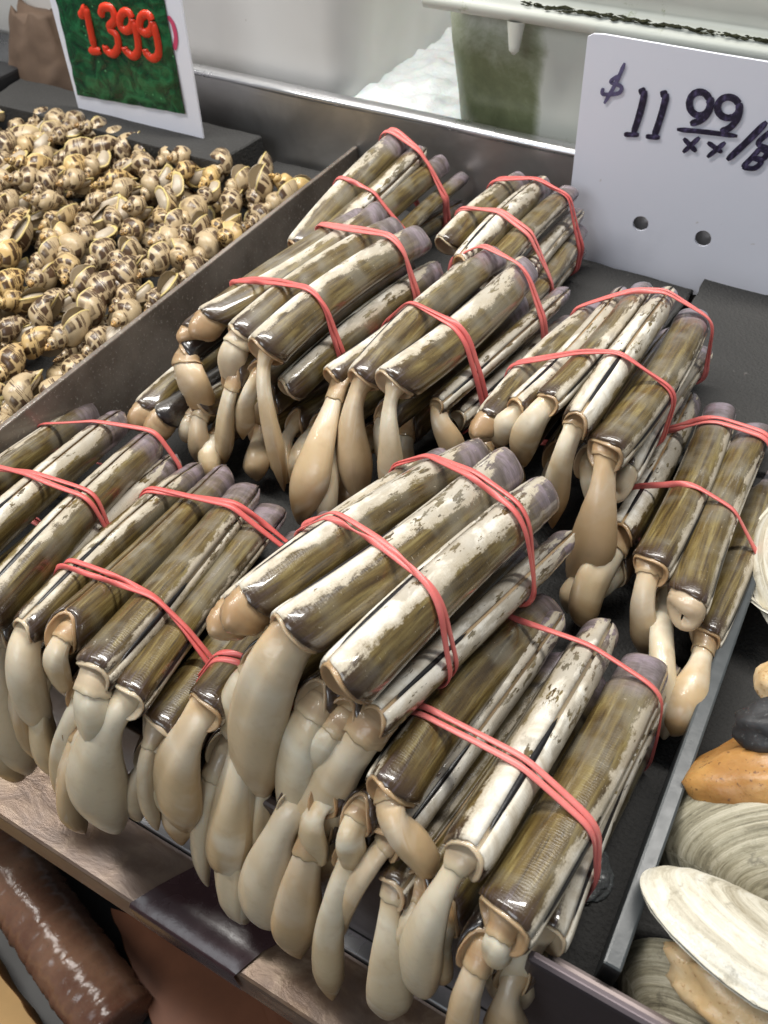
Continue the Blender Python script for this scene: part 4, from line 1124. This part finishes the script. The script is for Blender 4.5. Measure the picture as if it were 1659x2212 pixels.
def valve(parent, centre, normal, axis, a, b, h, mat, umbo=(.35, .82), skew=.12, name='valve'):
    """half of a bivalve: growth rings spread from the umbo; axis is the long direction, normal points out of the shell"""
    n = unit(np.array(normal, float)); ax = np.array(axis, float); ax = unit(ax - n * (ax @ n)); bx = np.cross(n, ax)
    NRr, NT_ = 40, 64
    V, UV = [], []
    um = np.array([umbo[0] * a * .25, umbo[1] * b * .80])
    for lay_ in (0, 1):
        for i in range(NRr):
            r_ = .015 + .985 * i / (NRr - 1)
            for j in range(NT_):
                th = 2 * PI * j / NT_
                ox = a * math.cos(th) * (1 + skew * math.cos(th)); oy = b * math.sin(th) * (1 - .10 * math.cos(th))
                x = um[0] + (ox - um[0]) * r_; y = um[1] + (oy - um[1]) * r_
                rho = min(1.0, math.hypot(x / (a * (1 + skew * math.copysign(1, x) * .9)), y / b))
                z = h * max(0.0, 1 - rho ** 2.2) ** .62
                z += .0009 * mnoise.noise(Vector((r_ * 22, j * .03 + a * 90, 0))) + .0006 * mnoise.noise(Vector((x * 120, y * 120, lay_)))
                if lay_: z -= .0016; 
                sc_ = 1.0 if not lay_ else .985
                V.append(np.array(centre) + ax * x * sc_ + bx * y * sc_ + n * z); UV.append((r_, j / NT_))
    N_ = NRr * NT_
    F = grid_faces(NRr, NT_, True, 0) + grid_faces(NRr, NT_, True, N_, True)
    e = (NRr - 1) * NT_
    F += [(e + (j + 1) % NT_, e + j, N_ + e + j, N_ + e + (j + 1) % NT_) for j in range(NT_)]
    F += [tuple(reversed(range(NT_)))]
    return mesh_obj(name, V, F, mat, parent, uv=UV, loc=tuple(centre))

def lump(parent, name, centre, axes, mat, seed=0, amp=.12, fold=0.0):
    A_ = [np.array(v, float) for v in axes]; V = []
    N1, N2 = 26, 32
    for i in range(N1):
        ph = PI * i / (N1 - 1)
        for j in range(N2):
            th = 2 * PI * j / N2
            d = Vector((math.sin(ph) * math.cos(th), math.sin(ph) * math.sin(th), math.cos(ph)))
            k_ = 1 + amp * mnoise.noise(d * 1.8 + Vector((seed, 0, 0))) + amp * .5 * mnoise.noise(d * 4 + Vector((0, seed, 0)))
            k_ += fold * math.sin(d.y * 7 + d.z * 5 + 2.5 * mnoise.noise(d * 1.5 + Vector((seed, 3, 0))))
            V.append(np.array(centre) + k_ * (A_[0] * d.x + A_[1] * d.y + A_[2] * d.z))
    return mesh_obj(name, V, grid_faces(N1, N2, True, 0, True), mat, parent, loc=tuple(centre))

def surf(label, loc):
    r = empty('surf_clam', loc); tag(r, label, 'clam', 'large surf clams right of the divider'); return r
c1 = surf('rounded pale surf clam with grey growth rings at the right picture edge', (.055, .365, -.02))
valve(c1, (.055, .384, .022), (-.25, -.30, .92), (0, -1, 0), .052, .040, .022, M_SURF1)
valve(c1, (.055, .379, .013), (.20, -.10, -.95), (0, 1, 0), .052, .041, .020, M_SURF3)
c2 = surf('surf clam with thick black wrinkled neck lying over the orange one', (.12, .275, -.02))
valve(c2, (.135, .300, .018), (-.2, -.2, .95), (0, -1, 0), .045, .034, .018, M_SURF2)
valve(c2, (.135, .300, .012), (.2, .2, -.95), (0, 1, 0), .045, .034, .018, M_SURF2)
lump(c2, 'neck', (.070, .256, .042), ((.036, .012, .004), (-.005, .0155, 0), (0, 0, .0145)), M_NECK, 3, .14, .05)
lump(c2, 'foot', (.052, .280, .034), ((.014, 0, 0), (0, .012, 0), (0, 0, .012)), M_CREAM, 8, .10)
c3 = surf('grey green striped surf clam with bulging orange brown skin', (.07, .21, -.02))
valve(c3, (.077, .214, .012), (-.22, -.60, .77), (-.87, -.49, 0), .055, .037, .021, M_SURF2)
valve(c3, (.088, .258, .012), (.25, .80, .35), (.87, .49, 0), .055, .037, .016, M_SURF1)
lump(c3, 'skin', (.084, .247, .016), ((.056, .025, .004), (-.014, .024, 0), (0, -.008, .028)), M_ORANGE, 5, .10, .035)
c4 = surf('open cream surf clam showing orange flesh at the lower right corner', (.07, .15, -.02))
valve(c4, (.077, .157, .024), (.05, .50, .86), (.95, -.20, .0), .054, .027, .016, M_SURF3, skew=-.05)
valve(c4, (.074, .130, -.003), (-.35, -.66, .62), (-.96, .05, .0), .054, .031, .016, M_SURF2, skew=-.05)
lump(c4, 'flesh', (.082, .141, .012), ((.040, -.004, 0), (0, .016, 0), (0, 0, .017)), M_CREAM, 2, .16, .06)
ick = NT('clear_wet_ice'); nI = ick.noise(ick.obj(), 200, 4)
ick.set(Base_Color=(.8, .84, .85), Roughness=ick.fmix(nI, .05, .25), Transmission_Weight=.9); ick.b.inputs['IOR'].default_value = 1.31
ick.bump(nI, .5, .002)
chip = lump(None, 'ice_chip', (-.0003, .1735, FLOOR + .0016), ((.0135, 0, 0), (0, .0145, 0), (0, 0, .0026)), ick.m, 6, .34)
tag(chip, 'flat clear melting ice chip on black foam beside the plastic divider', 'ice')

# ------------------------------------------------------------------ below the tray: ledge, wrapped roll, boards
wk = NT('warm_reflection_ledge')
mp = wk.node('ShaderNodeMapping'); wk.link(wk.obj(), mp.inputs[0]); mp.inputs['Scale'].default_value = (7, 12, 12)
w1 = wk.noise(mp.outputs[0], 6, 6, .65, .6); w2 = wk.noise(wk.obj(), 12, 5, .6)
wc = wk.ramp(w1, [(.3, (.075, .038, .022)), (.5, (.16, .095, .055)), (.68, (.30, .21, .135))])  # these browns put the ledge's warm reflections into its base colour
wc = wk.mix(wk.math('MULTIPLY', wk.step(w2, .40, .62), .8), wc, (.14, .10, .08))
wk.set(Base_Color=wc, Roughness=wk.fmix(w2, .16, .42), Metallic=.25)
wk.bump(w1, .3, .001)
rail = empty('front_ledge', (-.3, .088, -.16)); tag(rail, 'brown ledge with painted warm reflections below the hanging clam feet', 'ledge')
box('board', (-1.1, .069, -.160), (.45, .108, -.118), wk.m, rail, .002)
tv = []
for i in range(14):
    x = -.222 + .075 * i / 13
    for (yy_, zz_) in ((.0675, -.150), (.0672, -.120), (.069, -.1165), (.085, -.1160), (.100, -.1163), (.1085, -.1172)):
        tv.append((x + .004 * mnoise.noise(Vector((yy_ * 300, i, 0))) + (yy_ - .07) * .55, yy_, zz_ + .0007 * abs(mnoise.noise(Vector((x * 300, yy_ * 200, 1))))))
mesh_obj('tape_patch', tv, grid_faces(14, 6), mat_plain('maroon_tape', (.060, .030, .032), .25, .25, 60, bump=.2), rail, loc=(-.2, .088, -.117))
lip_ = box('steel_strip', (-1.1, .1085, -.124), (.45, .1185, -.1145), M_RIM, tray, .001)
plate = box('front_plate', (-.0085, .1115, -.16), (.45, .1165, .023), mat_steel('dark_purple_steel', (.15, .125, .135), .35, dirt=.3), tray, .0022)
def roll(name, a, b, r, mat, label, cat):
    a = np.array(a, float); b = np.array(b, float); t = unit(b - a); L_ = np.linalg.norm(b - a)
    up = np.array([0, 0, 1.]); sd = np.cross(t, up); N1, N2 = 90, 40; V = []
    prof = [(0, .05), (.004, .75), (.012, .95)] + [(s, 1.0) for s in np.linspace(.02, .98, N1 - 6)] + [(.988, .95), (.996, .75), (1, .05)]
    for s, k_ in prof:
        for j in range(N2):
            an = 2 * PI * j / N2
            rr_ = r * k_ * (1 + .09 * mnoise.noise(Vector((s * 70, an * .7, 1))) * (s > .15) + .03 * mnoise.noise(Vector((s * 6, math.cos(an) * 2, math.sin(an) * 2))))
            V.append(a + t * (L_ * s) + sd * (rr_ * math.cos(an)) + up * (rr_ * math.sin(an)))
    o = mesh_obj(name, V, grid_faces(len(prof), N2, True), mat, None, loc=tuple(a)); tag(o, label, cat); return o
roll('wrapped_roll', (-.52, .095, -.341), (-.262, .024, -.341), .029, mat_lump('brown_shrink_wrap', (.13, .055, .035), (.27, .145, .09), (.20, .11, .07), .16, 14), 'brown plastic wrapped roll lying below the ledge at lower left', 'roll')
slab('terracotta_board', [(-.335, .088), (-.25, .110), (-.05, .110), (-.05, .050), (-.235, .034)], -.369, -.345, mat_plain('terracotta_board_paint', (.30, .105, .045), .55, .3, 18), 'terracotta coloured board on the floor beside the wrapped roll')['category'] = 'board'
slab('yellow_carton', [(-.60, .070), (-.27, -.018), (-.30, -.10), (-.65, -.05)], -.369, -.330, mat_plain('yellow_cardboard', (.60, .36, .14), .7, .15, 30), 'yellow cardboard carton in the bottom left corner')['category'] = 'carton'
